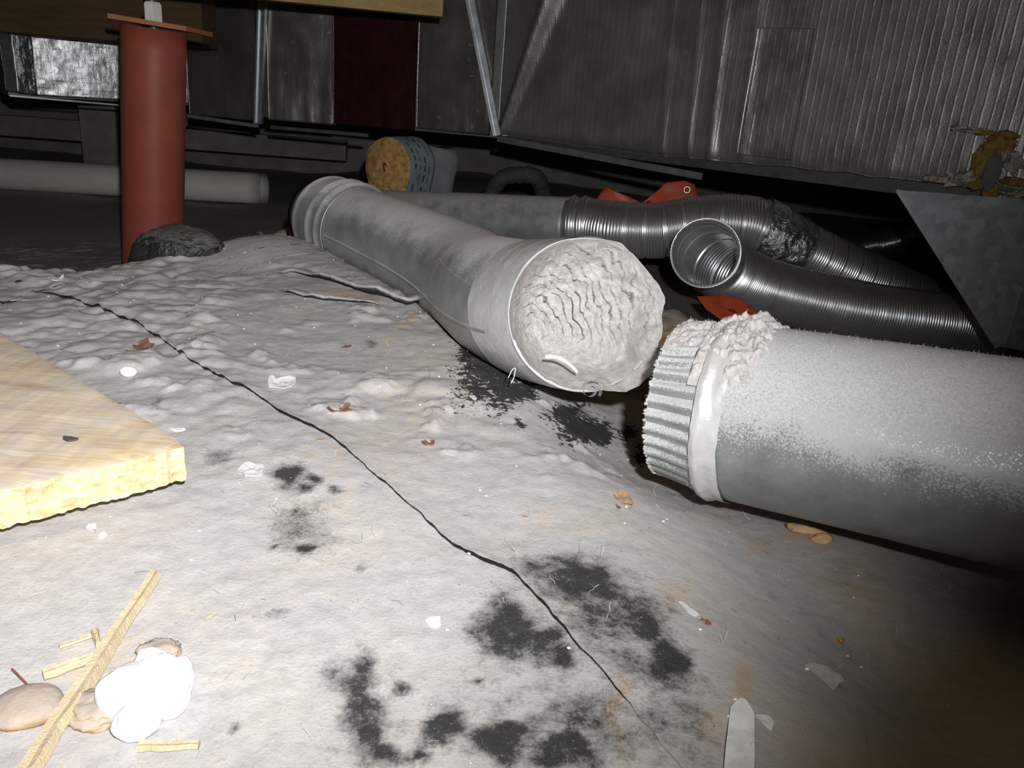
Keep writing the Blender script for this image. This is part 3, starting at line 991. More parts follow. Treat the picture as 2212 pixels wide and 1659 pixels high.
# rounded, frayed corner and edges
du, dv = np.hypot(ud.x, ud.y), np.hypot(wd.x, wd.y)
rag = 0.0022 * fbm(bx * 260, by * 160, 0, 4, 14)
cr = np.exp(-((U_ * du) ** 2 + (V_ * dv) ** 2) / 0.010 ** 2) * 0.004
cdir = np.array([ud.x / du + wd.x / dv, ud.y / du + wd.y / dv]); cdir /= np.linalg.norm(cdir)
eu = np.exp(-U_ * du / 0.004); ev = np.exp(-V_ * dv / 0.004)
bx = bx + cdir[0] * (cr + rag * (eu + ev)); by = by + cdir[1] * (cr + rag * (eu + ev))
edge_round = 0.0009 * np.maximum(np.exp(-U_ * du / 0.0035), np.exp(-V_ * dv / 0.0035))
btop = zb - edge_round + 0.0012 * fbm(bx * 90, by * 25, 0, 3, 15)
bbot = np.full_like(btop, zb - 0.0185) + 0.0030 * fbm(bx * 260, by * 260, 0, 4, 16) * np.maximum(eu, ev)
Vb = np.vstack([np.stack([bx, by, btop], -1).reshape(-1, 3), np.stack([bx, by, bbot], -1).reshape(-1, 3)])
fg = grid_faces(nu, nv)
o_ = nu * nv
Fb = [tuple(q)[::-1] for q in fg] + [tuple(o_ + i for i in q) for q in fg]
# sides, several rows so that the cut edge is rough
rim = [(i, 0) for i in range(nu)][::-1] + [(0, j) for j in range(1, nv)]
idx = [i * nv + j for i, j in rim]
rows = 7
sv0 = len(Vb); extra = []
for r_ in range(1, rows):
    f_ = r_ / rows
    for i in idx:
        p0 = Vb[i] * (1 - f_) + Vb[o_ + i] * f_
        j_ = 0.0016 * float(fbm(p0[0] * 420, p0[1] * 420, p0[2] * 700, 3, 17))
        p0 = p0 + np.array([cdir[0], cdir[1], 0]) * j_
        extra.append(p0)
Vb = np.vstack([Vb, extra])
def rid(r_, k):
    if r_ == 0:
        return idx[k]
    if r_ == rows:
        return o_ + idx[k]
    return sv0 + (r_ - 1) * len(idx) + k
for r_ in range(rows):
    for k in range(len(idx) - 1):
        Fb.append((rid(r_, k), rid(r_ + 1, k), rid(r_ + 1, k + 1), rid(r_, k + 1)))
bo = mesh_obj('strand_board', Vb, Fb, 'osb', None, False)
tag(bo, 'pale strand board offcut with frayed sawn edges lying on the plastic sheet', 'board')

# PART2

def xy(p):
    return (p[0], p[1])


def face_panel(a, b, z0, z1, nu, nv, thick, disp=None, zlow=None):
    """upright sheet facing the lens between xy points a and b; disp(u,z) pushes towards the lens; zlow(u) is a ragged lower edge"""
    a = np.array([a[0], a[1]]); b = np.array([b[0], b[1]])
    d = b - a; Ln = np.linalg.norm(d)
    nrm = np.array([d[1], -d[0]]) / Ln
    if nrm[1] > 0:
        nrm = -nrm
    uu_, vv_ = np.meshgrid(np.linspace(0, Ln, nu), np.linspace(0, 1, nv), indexing='ij')
    lo = np.full_like(uu_, z0) if zlow is None else zlow(uu_)
    Z = lo + (z1 - lo) * vv_
    D = disp(uu_, Z) if disp is not None else np.zeros_like(Z)
    X = a[0] + d[0] * uu_ / Ln + nrm[0] * D
    Y = a[1] + d[1] * uu_ / Ln + nrm[1] * D
    Fr = np.stack([X, Y, Z], -1).reshape(-1, 3)
    Bk = Fr - np.array([nrm[0], nrm[1], 0]) * thick
    fg = grid_faces(nu, nv)
    o_ = nu * nv
    Ff = [tuple(q)[::-1] for q in fg] + [tuple(o_ + i for i in q) for q in fg]
    ring = [i * nv for i in range(nu)] + [(nu - 1) * nv + j for j in range(1, nv)] + [i * nv + nv - 1 for i in range(nu - 2, -1, -1)] + [j for j in range(nv - 2, 0, -1)]
    for k in range(len(ring)):
        p_, q_ = ring[k], ring[(k + 1) % len(ring)]
        Ff.append((p_, q_, o_ + q_, o_ + p_))
    uv = np.stack([uu_.ravel(), Z.ravel()], -1)
    return np.vstack([Fr, Bk]), Ff, np.vstack([uv, uv])


def on_face(px, py, a, b):
    """sight line through a pixel meets the upright plane a-b"""
    r = ray(px, py)
    d = np.array([b[0] - a[0], b[1] - a[1]])
    n_ = np.array([-d[1], d[0]])
    tt_ = (n_ @ np.array([a[0] - EYE.x, a[1] - EYE.y])) / (n_ @ np.array([r.x, r.y]))
    return np.array(EYE + r * tt_)


def toward(a, b):
    d = np.array([b[0] - a[0], b[1] - a[1]]); d /= np.linalg.norm(d)
    n_ = np.array([d[1], -d[0], 0])
    return n_ if n_[1] < 0 else -n_


def bar(p, q, w, tdir_, th):
    """flat bar from p to q, width w across, thickness th along tdir_"""
    p, q = np.asarray(p, float), np.asarray(q, float)
    d = q - p
    ax = np.cross(d / np.linalg.norm(d), tdir_); ax /= np.linalg.norm(ax)
    return box((p + q) / 2, d / 2, ax * w / 2, np.asarray(tdir_) * th / 2)


# ------------------------------------------------------------------ timber overhead
def wood_box(name, VF, mat, label, cat, group=None):
    return tag(mesh_obj(name, VF[0], VF[1], mat), label, cat, group)


# ------------------------------------------------------------------ BIG FOIL DUCT (right)
K = PZ(1075, 291, 0.30)
E2 = PZ(2212, 432, 0.30)
dv_ = (E2 - K)
E2x = K + dv_ * 1.5
ZT = 0.74
nrm_b = toward(K, E2x)
Lb = (E2x - K).to_2d().length
Lvis = dv_.to_2d().length
root = thing('foil_duct', 'large foil-wrapped air duct with a torn corner showing yellow insulation', 'duct', (K.x, K.y, 0.30))


def on_face(px, py, a, b):
    """sight line through a pixel meets the upright plane a-b"""
    r = ray(px, py)
    d = np.array([b[0] - a[0], b[1] - a[1]])
    n_ = np.array([-d[1], d[0]])
    tt_ = (n_ @ np.array([a[0] - EYE.x, a[1] - EYE.y])) / (n_ @ np.array([r.x, r.y]))
    return np.array(EYE + r * tt_)


ft = on_face(1195, 0, K, E2x)
FOLD_K = (np.hypot(ft[0] - K.x, ft[1] - K.y) - 0.012) / (ft[2] - 0.30)


def disp_big(u_, z_):
    h = (z_ - 0.30)
    # soft fold fanning up from the lower inner corner
    c = 0.012 + FOLD_K * h
    w_ = 0.009 + 0.055 * h
    d_ = 1.25 * w_ * np.exp(-((u_ - c) / w_) ** 2)
    # vertical creases around the joint in the middle of the wrap
    for uc, w, am in ((0.50 * Lvis, 0.010, 0.006), (0.455 * Lvis, 0.008, 0.004), (0.56 * Lvis, 0.012, 0.004), (0.40 * Lvis, 0.008, 0.003)):
        d_ = d_ + am * np.exp(-((u_ - uc + 0.06 * (h - 0.15)) / w) ** 2) * (0.4 + 0.6 * np.exp(-h / 0.12))
    d_ = d_ + 0.006 * fbm(u_ * 6, z_ * 6, 0, 3, 201) + 0.0035 * fbm(u_ * 26, z_ * 16, 0, 3, 202) * np.exp(-h / 0.12)
    d_ = d_ - 0.010 * np.exp(-h / 0.010)
    return d_


def zlow_big(u_):
    return 0.300 - 0.004 * np.sin(u_ * 5) + 0.006 * fbm(u_ * 22, 0 * u_, 0, 4, 203) + 0.004 * sstep(0.3, 0.6, u_ / Lvis)


V_, F_, uv_ = face_panel(xy(K), xy(E2x), 0.30, ZT, 420, 150, 0.012, disp_big, zlow_big)
mesh_obj('foil_wrap', V_, F_, 'foil_big', root, True, uv=uv_)
# metal casing behind the wrap, a little lower than the foil
back = -nrm_b
a_ = np.array(K) + back * 0.022; b_ = np.array(E2x) + back * 0.022
mesh_obj('duct_casing', *slab(a_, b_, 0.20, 0.283, ZT), 'dark_steel', root)
# angle strip along the lower edge
s0 = on_face(1080, 300, K, E2x) + nrm_b * 0.008; s1 = on_face(1522, 381, K, E2x) + nrm_b * 0.010
mesh_obj('edge_strip', *bar(s0, s1, 0.013, nrm_b, 0.003), 'steel', root)
s0 = on_face(1140, 307, K, E2x) + nrm_b * 0.006; s1 = on_face(1500, 352, K, E2x) + nrm_b * 0.012
# raised tape patch on the wrap
tp0 = on_face(1640, 60, K, E2x); tp1 = on_face(1760, 78, K, E2x)
V_, F_, uv_ = face_panel(xy(tp0 + nrm_b * 0.006), xy(tp1 + nrm_b * 0.006), on_face(1700, 345, K, E2x)[2] , tp0[2], 30, 60, 0.002, lambda u_, z_: 0.003 + disp_big(u_ + np.linalg.norm((tp0 - np.array(K))[:2]), z_) - 0.004 + 0.002 * fbm(u_ * 60, z_ * 40, 0, 3, 9))
mesh_obj('tape_patch', V_, F_, 'foil_big', root, True, uv=uv_)
# torn corner: ragged foil scraps and a wad of fibreglass
wad = []
for (px, py, sx, sz, sd) in [(2135, 350, 0.020, 0.028, 1), (2165, 310, 0.022, 0.012, 2), (2112, 395, 0.014, 0.010, 3), (2142, 415, 0.010, 0.018, 4), (2198, 392, 0.020, 0.007, 5), (2125, 286, 0.020, 0.004, 6), (2180, 292, 0.016, 0.006, 7)]:
    wad.append(lump(on_face(px, py, K, E2x) + nrm_b * 0.010, (sx, 0.010, sz), 4, 0.6, 2.0, 400 + sd, rotz=math.atan2(dv_.y, dv_.x)))
mesh_obj('torn_insulation', *join(*wad), 'fibreglass', root, True)
core = [lump(on_face(2150, 370, K, E2x) + nrm_b * 0.022, (0.012, 0.006, 0.026), 4, 0.4, 2.0, 420, rotz=math.atan2(dv_.y, dv_.x))]
mesh_obj('lint_wad', *join(*core), 'greybag', root, True)
scr = []
for (px, py, wx_, hz, an, sd) in [(2085, 385, 0.03, 0.012, 0.2, 1), (2190, 345, 0.025, 0.015, -0.6, 2), (2150, 432, 0.028, 0.007, 0.5, 3), (2100, 280, 0.030, 0.005, -0.05, 4), (2040, 386, 0.03, 0.006, 0.05, 5), (2205, 420, 0.02, 0.008, 0.4, 6)]:
    c = on_face(px, py, K, E2x) + nrm_b * 0.016
    dd = np.array([dv_.x, dv_.y, 0]) / np.hypot(dv_.x, dv_.y)
    gu, gv = np.meshgrid(np.linspace(-1, 1, 14), np.linspace(-1, 1, 8), indexing='ij')
    gx_ = gu * wx_ * math.cos(an) - gv * hz * math.sin(an); gz_ = gu * wx_ * math.sin(an) + gv * hz * math.cos(an)
    dz_ = 0.014 * fbm(gu * 2.2 + sd * 3, gv * 2.2, 0, 4, 430 + sd)
    sc_ = 1 - 0.5 * np.abs(fbm(gu * 3 + sd, gv * 3, 0, 3, 440)) * 2
    scr.append((c + (gx_ * sc_)[..., None] * dd + (gz_ * sc_)[..., None] * np.array([0, 0, 1]) + dz_[..., None] * nrm_b, grid_faces(14, 8)))
mesh_obj('torn_foil', *[(lambda vf: (vf[0].reshape(-1, 3), vf[1]))(join(*[(v.reshape(-1, 3), f) for v, f in scr]))][0], 'foil_scrap', root, True)

# ------------------------------------------------------------------ TRUNK DUCT (middle)
A1 = PY(404, 246, 2.10)
root = thing('trunk_duct', 'dark metal trunk duct with bright joint strips and a dark red patch', 'duct', tuple(A1))
nrm_m = toward(A1, K)
mesh_obj('duct_casing', *slab(np.array(A1) - nrm_m * 0.02, np.array(K) - nrm_m * 0.02, 0.15, 0.292, ZT), 'dark_steel', root)
for (x0, x1, off_, tw, mt, sd, nm) in [(406, 566, 0.010, 0.012, 'foil_mid', 1, 'foil_panel'), (584, 724, 0.004, -0.010, 'foil_mid', 2, 'foil_panel'), (722, 902, 0.011, 0.002, 'red_film', 3, 'red_panel'), (898, 1066, 0.004, 0.012, 'foil_mid', 4, 'foil_panel')]:
    p0 = on_face(x0, 200, A1, K) + nrm_m * (off_ - tw); p1 = on_face(x1, 200, A1, K) + nrm_m * (off_ + tw)
    zz0 = on_face((x0 + x1) / 2, 250 + 0.062 * ((x0 + x1) / 2 - 404) - 1, A1, K)[2]
    V_, F_, uv_ = face_panel(xy(p0), xy(p1), zz0, ZT, 60, 90, 0.003, lambda u_, z_: 0.005 * fbm(u_ * 9 + sd * 5, z_ * 9, 0, 3, 210 + sd) + 0.004 * fbm(u_ * 40, z_ * 8, sd, 3, 220) * np.exp(-(z_ - 0.30) / 0.10))
    mesh_obj(nm, V_, F_, mt, root, True, uv=uv_)
for (xa, ya, xb, yb, w) in [(579, -60, 568, 266, 0.020), (1008, -60, 1078, 292, 0.019)]:
    p0 = on_face(xa, ya, A1, K) + nrm_m * 0.024; p1 = on_face(xb, yb, A1, K) + nrm_m * 0.024
    js = mesh_obj('joint_strip', *bar(p0, p1, w, nrm_m, 0.012), 'steel', root)
    e_ = np.array([w * 0.5, 0, 0])
    mesh_obj('strip_lip', *bar(p0 + nrm_m * 0.008 - e_ * 0.5, p1 + nrm_m * 0.008 - e_ * 0.5, 0.004, nrm_m, 0.006), 'steel', js)
p0 = on_face(414, 250, A1, K) + nrm_m * 0.018; p1 = on_face(566, 272, A1, K) + nrm_m * 0.018
mesh_obj('edge_cleat', *bar(p0, p1, 0.008, nrm_m, 0.006), 'steel', root)
p0 = on_face(590, 274, A1, K) + nrm_m * 0.014; p1 = on_face(800, 292, A1, K) + nrm_m * 0.014
mesh_obj('edge_cleat', *bar(p0, p1, 0.008, nrm_m, 0.004), 'dark_steel', root)

# ------------------------------------------------------------------ BRIGHT FOIL DUCT (left, behind the red pier)
YL = 2.06
l0 = PY(20, 200, YL); l1 = PY(415, 236, YL + 0.26)
zl = (PY(60, 204, YL).z + PY(262, 223, YL).z) / 2
root = thing('insulated_duct', 'bright bubble-foil insulated duct behind the red steel pier', 'duct', (l0.x, l0.y, zl))
nrm_l = toward(l0, l1)
V_, F_, uv_ = face_panel(xy(PY(66, 200, YL + 0.02)), xy(l1), zl, zl + 0.30, 140, 90, 0.02, lambda u_, z_: 0.003 * fbm(u_ * 30, z_ * 45, 0, 3, 230) + 0.004 * fbm(u_ * 7, z_ * 7, 0, 3, 231))
mesh_obj('foil_face', V_, F_, 'foil_l', root, True, uv=uv_)
V_, F_, uv_ = face_panel(xy(PY(40, 200, YL - 0.012)), xy(PY(80, 200, YL - 0.012)), zl + 0.004, zl + 0.30, 40, 90, 0.004, lambda u_, z_: 0.018 * fbm(u_ * 50, z_ * 25, 0, 4, 233))
mesh_obj('crumpled_tape', V_, F_, 'foiltape_crumple', root, True, uv=uv_)
V_, F_, uv_ = face_panel(xy(PY(14, 200, YL - 0.005)), xy(PY(38, 200, YL - 0.02)), zl + 0.006, zl + 0.30, 20, 90, 0.004, lambda u_, z_: 0.004 * fbm(u_ * 50, z_ * 60, 0, 4, 234))
mesh_obj('corner_flap', V_, F_, 'foil_l', root, True, uv=uv_)
mesh_obj('duct_casing', *slab(np.array(l0) - nrm_l * 0.03, np.array(l1) - nrm_l * 0.03, 0.18, zl - 0.006, zl + 0.32), 'dark_steel', root)
mesh_obj('edge_cleat', *bar(np.array(PY(20, 206, YL)) + nrm_l * 0.01, np.array(PY(262, 227, YL + 0.16)) + nrm_l * 0.01, 0.004, nrm_l, 0.008), 'steel', root)

# ------------------------------------------------------------------ timber
zg = PY(250, 88, 1.92).z
g0 = PY(-700, -20, 1.92); g1 = PY(440, 110, 1.92)
wood_box('girder', slab((g0.x, 1.90), (g1.x, 1.92), 0.09, zg, 0.91), 'beam', 'dark brown timber girder end above the bright foil duct', 'beam')
zj = PY(955, 36, 1.70).z
j0 = PY(560, 0, 1.66); j1 = PY(956, 36, 1.70)
wood_box('floor_joist', slab((j0.x, 1.62), (j1.x, 1.70), 0.04, zj, 0.91), 'joist', 'yellow pine joist ending just above the dark red patch', 'joist')
zp = PY(331, -32, 1.42).z
wood_box('floor_joist', slab((-2.4, 1.36), (-0.45, 1.40), 0.05, zp, 0.91), 'beam', 'brown floor joist resting on the screw of the red pier', 'joist')
for yy, lb in ((1.02, 'pine floor joist overhead between the red pier and the lens'), (0.42, 'pine floor joist overhead above the packed dryer duct mouth')):
    wood_box('floor_joist', slab((-1.2, yy - 0.03), (2.4, yy + 0.03), 0.045, 0.60, 0.91), 'joist', lb, 'joist')
wood_box('reflection_beam', box((-1.62, 0.95, 0.70), (0.05, 0, 0), (0, 0.95, 0), (0, 0, 0.20)), 'joist', 'unseen pine beam added beside the red pier to be mirrored in the big foil duct', 'beam')  # out of view, added so the big foil duct has brown wood to reflect

# ------------------------------------------------------------------ RED PIER
YP = 1.40
T_ = PY(332, 62, YP); B_ = PY(331, 600, YP)
B_.z = float(G0(B_.x, B_.y)) - 0.01
root = thing('steel_pier', 'red painted round steel pier with a screw jack on top', 'pier', tuple(B_))
rP = 0.0500
mesh_obj('post', *tube(np.linspace(np.array(B_), np.array(T_), 12), rP, 64), 'red_paint', root, True)
# tilted square top plate
pl0 = PY(249, 38, YP - 0.02); pl1 = PY(416, 66, YP - 0.02)
pc = (np.array(pl0) + np.array(pl1)) / 2 + np.array([0, 0.03, 0])
ax_ = (np.array(pl1) - np.array(pl0)) / 2
mesh_obj('top_plate', *box(pc, ax_, (0.0, 0.055, -0.001), (0, 0, 0.0035)), 'rust_plate', root)
nc = np.array(PY(330, 28, YP)); 
Vn, Fn = tube(np.array([nc + np.array([0, 0, z]) for z in (-0.018, -0.014, 0.012, 0.016)]), np.array([0.0125, 0.0145, 0.0145, 0.012]), 6)
mesh_obj('jack_nut', Vn, Fn, 'white_paint', root)
mesh_obj('jack_screw', *tube(np.linspace(nc - np.array([0, 0, 0.03]), np.array([nc[0], nc[1], zp + 0.002]), 20), 0.0075 + 0.0009 * (np.arange(20) % 2), 16), 'dark_steel', root, True)

# ------------------------------------------------------------------ PVC PIPE
pv0 = P(-260, 360, 2.34); pv1 = P(571, 408, 2.34)
path = np.linspace(np.array(pv0), np.array(pv1), 30)
po = mesh_obj('drain_pipe', *shell(path, 0.0445, 48, 0.004), 'pvc', None, True)
tag(po, 'white plastic drain pipe lying on the far ground behind the red pier', 'pipe')

# ------------------------------------------------------------------ far background
w0, w1 = PY(-60, 262, 3.0), PY(740, 326, 3.0)
zb0 = (w0.z + w1.z) / 2
o = mesh_obj('sill_plank', *slab((w0.x, 3.0), (w1.x, 3.05), 0.04, zb0 - 0.04, zb0 + 0.03), 'concrete')
tag(o, 'pale horizontal plank standing far behind the drain pipe', 'plank')
q0, q1 = PY(176, 300, 2.75), PY(250, 300, 2.75)
o = mesh_obj('support_post', *slab((q0.x, 2.75), (q1.x, 2.76), 0.11, float(G0((q0.x + q1.x) / 2, 2.8)) - 0.02, 0.91), 'concrete')
tag(o, 'grey square post rising behind the drain pipe', 'post')
gcx = PY(940, 360, 1.95)
zgr = float(G0(gcx.x, 1.95))
ztop = PY(945, 318, 1.95).z
cv = []
hh = np.linspace(0, 1, 24)
for h in hh:
    wdt = 0.030 + 0.022 * sstep(0.25, 0.95, h) - 0.012 * sstep(0.92, 1.0, h)
    aa = np.linspace(0, 2 * math.pi, 28, endpoint=False)
    cx_ = gcx.x + 0.004 + 0.008 * (1 - h)
    cv.append(np.stack([cx_ + wdt * np.sign(np.cos(aa)) * np.abs(np.cos(aa)) ** 0.6, 1.95 + 0.025 * np.sin(aa), np.full(28, zgr - 0.01 + (ztop - zgr + 0.01) * h) + 0.006 * np.sin(aa * 2)], -1))
cv = np.array(cv)
cv[..., :2] += 0.01 * fbm(cv[..., 0] * 30, cv[..., 2] * 20, 0, 3, 240)[..., None]
o = mesh_obj('insulation_sack', cv.reshape(-1, 3), [tuple(q) for q in grid_faces(24, 28, True)] + [tuple(23 * 28 + k for k in range(28))], 'greybag', None, True)
tag(o, 'grey dusty sack standing behind the rolled insulation', 'sack')
# dark hose loop
hx = [PY(1040, 440, 2.05), PY(1075, 395, 2.0), PY(1120, 378, 2.0), PY(1165, 392, 2.02), PY(1185, 450, 2.1)]
hp = [list(q) for q in hx]
hp[0][2] = float(G0(hp[0][0], hp[0][1])) + 0.02; hp[-1][2] = float(G0(hp[-1][0], hp[-1][1])) + 0.02
hpath, hl = spline(hp, 60)
o = mesh_obj('dark_hose', *tube(hpath, 0.02 + 0.0012 * np.sin(np.arange(60) * 1.9), 20), 'darkhose', None, True)
tag(o, 'dark dusty hose arched on the ground beside the grey sack', 'hose')

# ------------------------------------------------------------------ ROLLED INSULATION
rc = PY(838, 356, 1.72)
zr0 = float(G0(rc.x, rc.y)) - 0.005
rr_ = 0.0555
root = thing('insulation_roll', 'bundle of orange insulation in pale blue printed wrap behind the dryer duct', 'insulation', (rc.x, rc.y, zr0))
axd = np.array([0.42, 1.0, 0.0]); axd /= np.linalg.norm(axd)
cxs = np.array([1.0, -0.42, 0.0]); cxs /= np.linalg.norm(cxs)


def roll_section(a, k, grow=1.0):
    """rounded top, straight sides down to the ground"""
    c_, s_ = math.cos(a), math.sin(a)
    r_ = rr_ * grow * (1 + 0.05 * float(fbm(c_ * 2 + k * 0.3, s_ * 2, 0, 3, 250)))
    if s_ >= 0:
        return cxs * c_ * r_ + np.array([0, 0, s_ * r_])
    t_ = -s_
    return cxs * (np.sign(c_) * abs(c_) ** 0.6) * r_ * (1 - 0.1 * t_) + np.array([0, 0, -(rc.z - zr0) * (0.45 * t_ + 0.55 * t_ ** 4)])


nsec, na = 16, 64
sv = []
for k in range(nsec):
    for a in np.linspace(0, 2 * math.pi, na, endpoint=False):
        sv.append(np.array(rc) + axd * (0.10 * k / (nsec - 1)) + roll_section(a, k, 1.0 if k else 0.985))
mesh_obj('printed_wrap', sv, [tuple(q) for q in grid_faces(nsec, na, True)] + [tuple((nsec - 1) * na + k for k in range(na))], 'rollpaper', root, True)
# crumpled orange end
ev = [np.array(rc) - axd * 0.004 + np.array([0, 0, -0.01])]
nring = 14
for r_ in range(1, nring + 1):
    for a in np.linspace(0, 2 * math.pi, na, endpoint=False):
        q = roll_section(a, 0, 0.99) * (r_ / nring)
        ev.append(np.array(rc) + q - axd * (0.010 * (1 - (r_ / nring) ** 3) + 0.012 * float(fbm(q[0] * 60, q[2] * 60, 0, 4, 260))))
ef = [(0, 1 + k, 1 + (k + 1) % na) for k in range(na)] + [tuple(1 + i for i in q) for q in grid_faces(nring, na, True)]
mesh_obj('orange_end', ev, ef, 'fibreglass', root, True)
# broken lines of dark print round the wrap
pr = []
for row in range(4):
    for k in range(9):
        a0 = math.radians(62 - k * 16 - row * 3); dx0 = 0.014 + row * 0.019
        if (k * 7 + row * 3) % 5 == 0:
            continue
        hgt_ = 0.0055 if row % 2 == 0 else 0.003
        qv = []
        for (da, dx) in ((0, 0), (math.radians(10), 0), (math.radians(10), hgt_), (0, hgt_)):
            qv.append(np.array(rc) + axd * (dx0 + dx) + roll_section(a0 + da, 3, 1.035))
        pr.append((qv, [(0, 1, 2, 3)]))
mesh_obj('print_marks', *join(*pr), 'print', root)

# ------------------------------------------------------------------ DUCT RUN A: rigid pipe, collar, flexible foil hose
def flex_tube(path, r, pitch=0.0046, amp=0.0008, big=7, nseg=64, seed=0):
    n_ = len(path)
    s_ = np.r_[0, np.cumsum(np.linalg.norm(np.diff(path, axis=0), axis=1))]
    ph = s_ / pitch
    prof = amp * np.sin(ph * 2 * math.pi)
    prof = prof - 0.0026 * np.exp(-(((ph / big) % 1.0 - 0.5) / 0.06) ** 2)
    rm_ = prof[:, None] + 0.0010 * fbm(s_[:, None] * 25, np.arange(nseg)[None, :] * 0.12, 0, 3, 300 + seed)
    return rm_


ra = [P(800, 466, 1.62), P(1000, 474, 1.57), P(1232, 486, 1.50)]
pathA, _ = spline(ra, 40)
root = thing('flexible_duct', 'dull rigid pipe joined to shiny flexible foil duct with crumpled foil tape', 'duct', (pathA[-1][0], pathA[-1][1], pathA[-1][2] - R4))
mesh_obj('rigid_pipe', *tube(pathA, R4, 64), 'galv_bg', root, True)
dA = (pathA[-1] - pathA[-3]); dA /= np.linalg.norm(dA)
xs = np.linspace(-0.004, 0.036, 40)
mesh_obj('collar', *tube(pathA[-1][None] + xs[:, None] * dA, R4 + 0.0012 + 0.0035 * np.exp(-((xs - 0.006) / 0.003) ** 2) + 0.003 * np.exp(-((xs - 0.026) / 0.004) ** 2) - 0.004 * np.exp(-((xs - 0.017) / 0.003) ** 2), 64), 'flex', root, True)
fa = [pathA[-1] + dA * 0.034, P(1330, 496, 1.46), P(1420, 498, 1.44), P(1500, 486, 1.43), P(1580, 482, 1.42), P(1640, 492, 1.42), P(1690, 522, 1.425), P(1790, 568, 1.45), P(1930, 630, 1.49), P(2090, 700, 1.54)]
pA, lA = spline([tuple(q) for q in fa], 900)
mesh_obj('flex_hose', *tube(pA, R4 - 0.001, 64, flex_tube(pA, R4), (True, True)), 'flex', root, True)
kA = int(np.argmin(np.linalg.norm(pA - np.array(P(1675, 514, 1.424)), axis=1)))
seg_ = pA[kA - 40:kA + 55:2]
nsg = 90
rm_ = 0.008 * fbm(np.arange(len(seg_))[:, None] * 0.22, np.cos(np.linspace(0, 6.283, nsg, endpoint=False))[None] * 4.5, np.sin(np.linspace(0, 6.283, nsg, endpoint=False))[None] * 4.5, 4, 310)
mesh_obj('foil_tape', *tube(seg_, R4 + 0.003, nsg, rm_, (False, False)), 'foiltape_crumple', root, True)

# DUCT RUN B: open flexible duct curling towards the lens
fb = [P(2150, 712, 1.40), P(2000, 692, 1.37), P(1880, 676, 1.355), P(1770, 655, 1.345), P(1660, 626, 1.335), P(1590, 598, 1.315), P(1548, 572, 1.285), P(1528, 553, 1.235), P(1524, 547, 1.195)]
pB, lB = spline([tuple(q) for q in fb], 1000)
root = thing('flexible_duct', 'shiny ribbed foil duct curling round with its open end towards the dryer pipes', 'duct', (pB[-1][0], pB[-1][1], pB[-1][2] - R4))
mesh_obj('flex_hose', *shell(pB, R4 - 0.001, 64, 0.0012, flex_tube(pB, R4, seed=1)), 'flex', root, True)
mesh_obj('end_rim', *shell(pB[-12:], R4 + 0.0016, 64, 0.003), 'flex', root, True)

# DUCT RUN C: dim flexible duct farther back
fc = [P(1735, 528, 1.78), P(1800, 536, 1.74), P(1880, 534, 1.70), P(1985, 505, 1.66), P(2080, 470, 1.62)]
pC, lC = spline([tuple(q) for q in fc], 420)
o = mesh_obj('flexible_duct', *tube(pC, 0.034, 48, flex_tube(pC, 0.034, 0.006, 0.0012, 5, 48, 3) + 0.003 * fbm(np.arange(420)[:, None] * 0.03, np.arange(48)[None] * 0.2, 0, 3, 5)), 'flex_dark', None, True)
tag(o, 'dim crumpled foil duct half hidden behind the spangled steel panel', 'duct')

# ------------------------------------------------------------------ SPANGLED STEEL PANEL under the big duct
def plate(pts, th, mat, name, parent=None):
    p_ = np.array([np.array(q) for q in pts])
    n_ = np.cross(p_[1] - p_[0], p_[2] - p_[0]); n_ /= np.linalg.norm(n_)
    if n_ @ (np.array(EYE) - p_[0]) < 0:
        n_ = -n_
    k_ = len(p_)
    V2 = np.vstack([p_, p_ - n_ * th])
    F2 = [tuple(range(k_)), tuple(range(2 * k_ - 1, k_ - 1, -1))] + [(i, k_ + i, k_ + (i + 1) % k_, (i + 1) % k_) for i in range(k_)]
    return mesh_obj(name, V2, F2, mat, parent)


YS = 1.16
tri = [PY(1935, 410, YS), PY(2330, 440, YS), PY(2215, 590, YS), PY(2168, 748, YS), PY(2150, 750, YS)]
root = thing('sheet_metal_panel', 'spangled grey sheet steel panel slanting down under the big foil duct', 'panel', tuple(tri[3]))
plate(tri, 0.002, 'spangle', 'steel_sheet', root)
plate([PY(2218, 590, YS + 0.003), PY(2400, 560, YS + 0.06), PY(2400, 800, YS + 0.06), PY(2170, 750, YS + 0.003)], 0.002, 'spangle', 'folded_edge', root)
ed = [np.array(tri[0]), np.array(tri[4])]
mesh_obj('hem', *bar(ed[0] + np.array([0, -0.003, 0]), ed[1] + np.array([0, -0.003, 0]), 0.004, (0, -1, 0), 0.003), 'spangle', root)

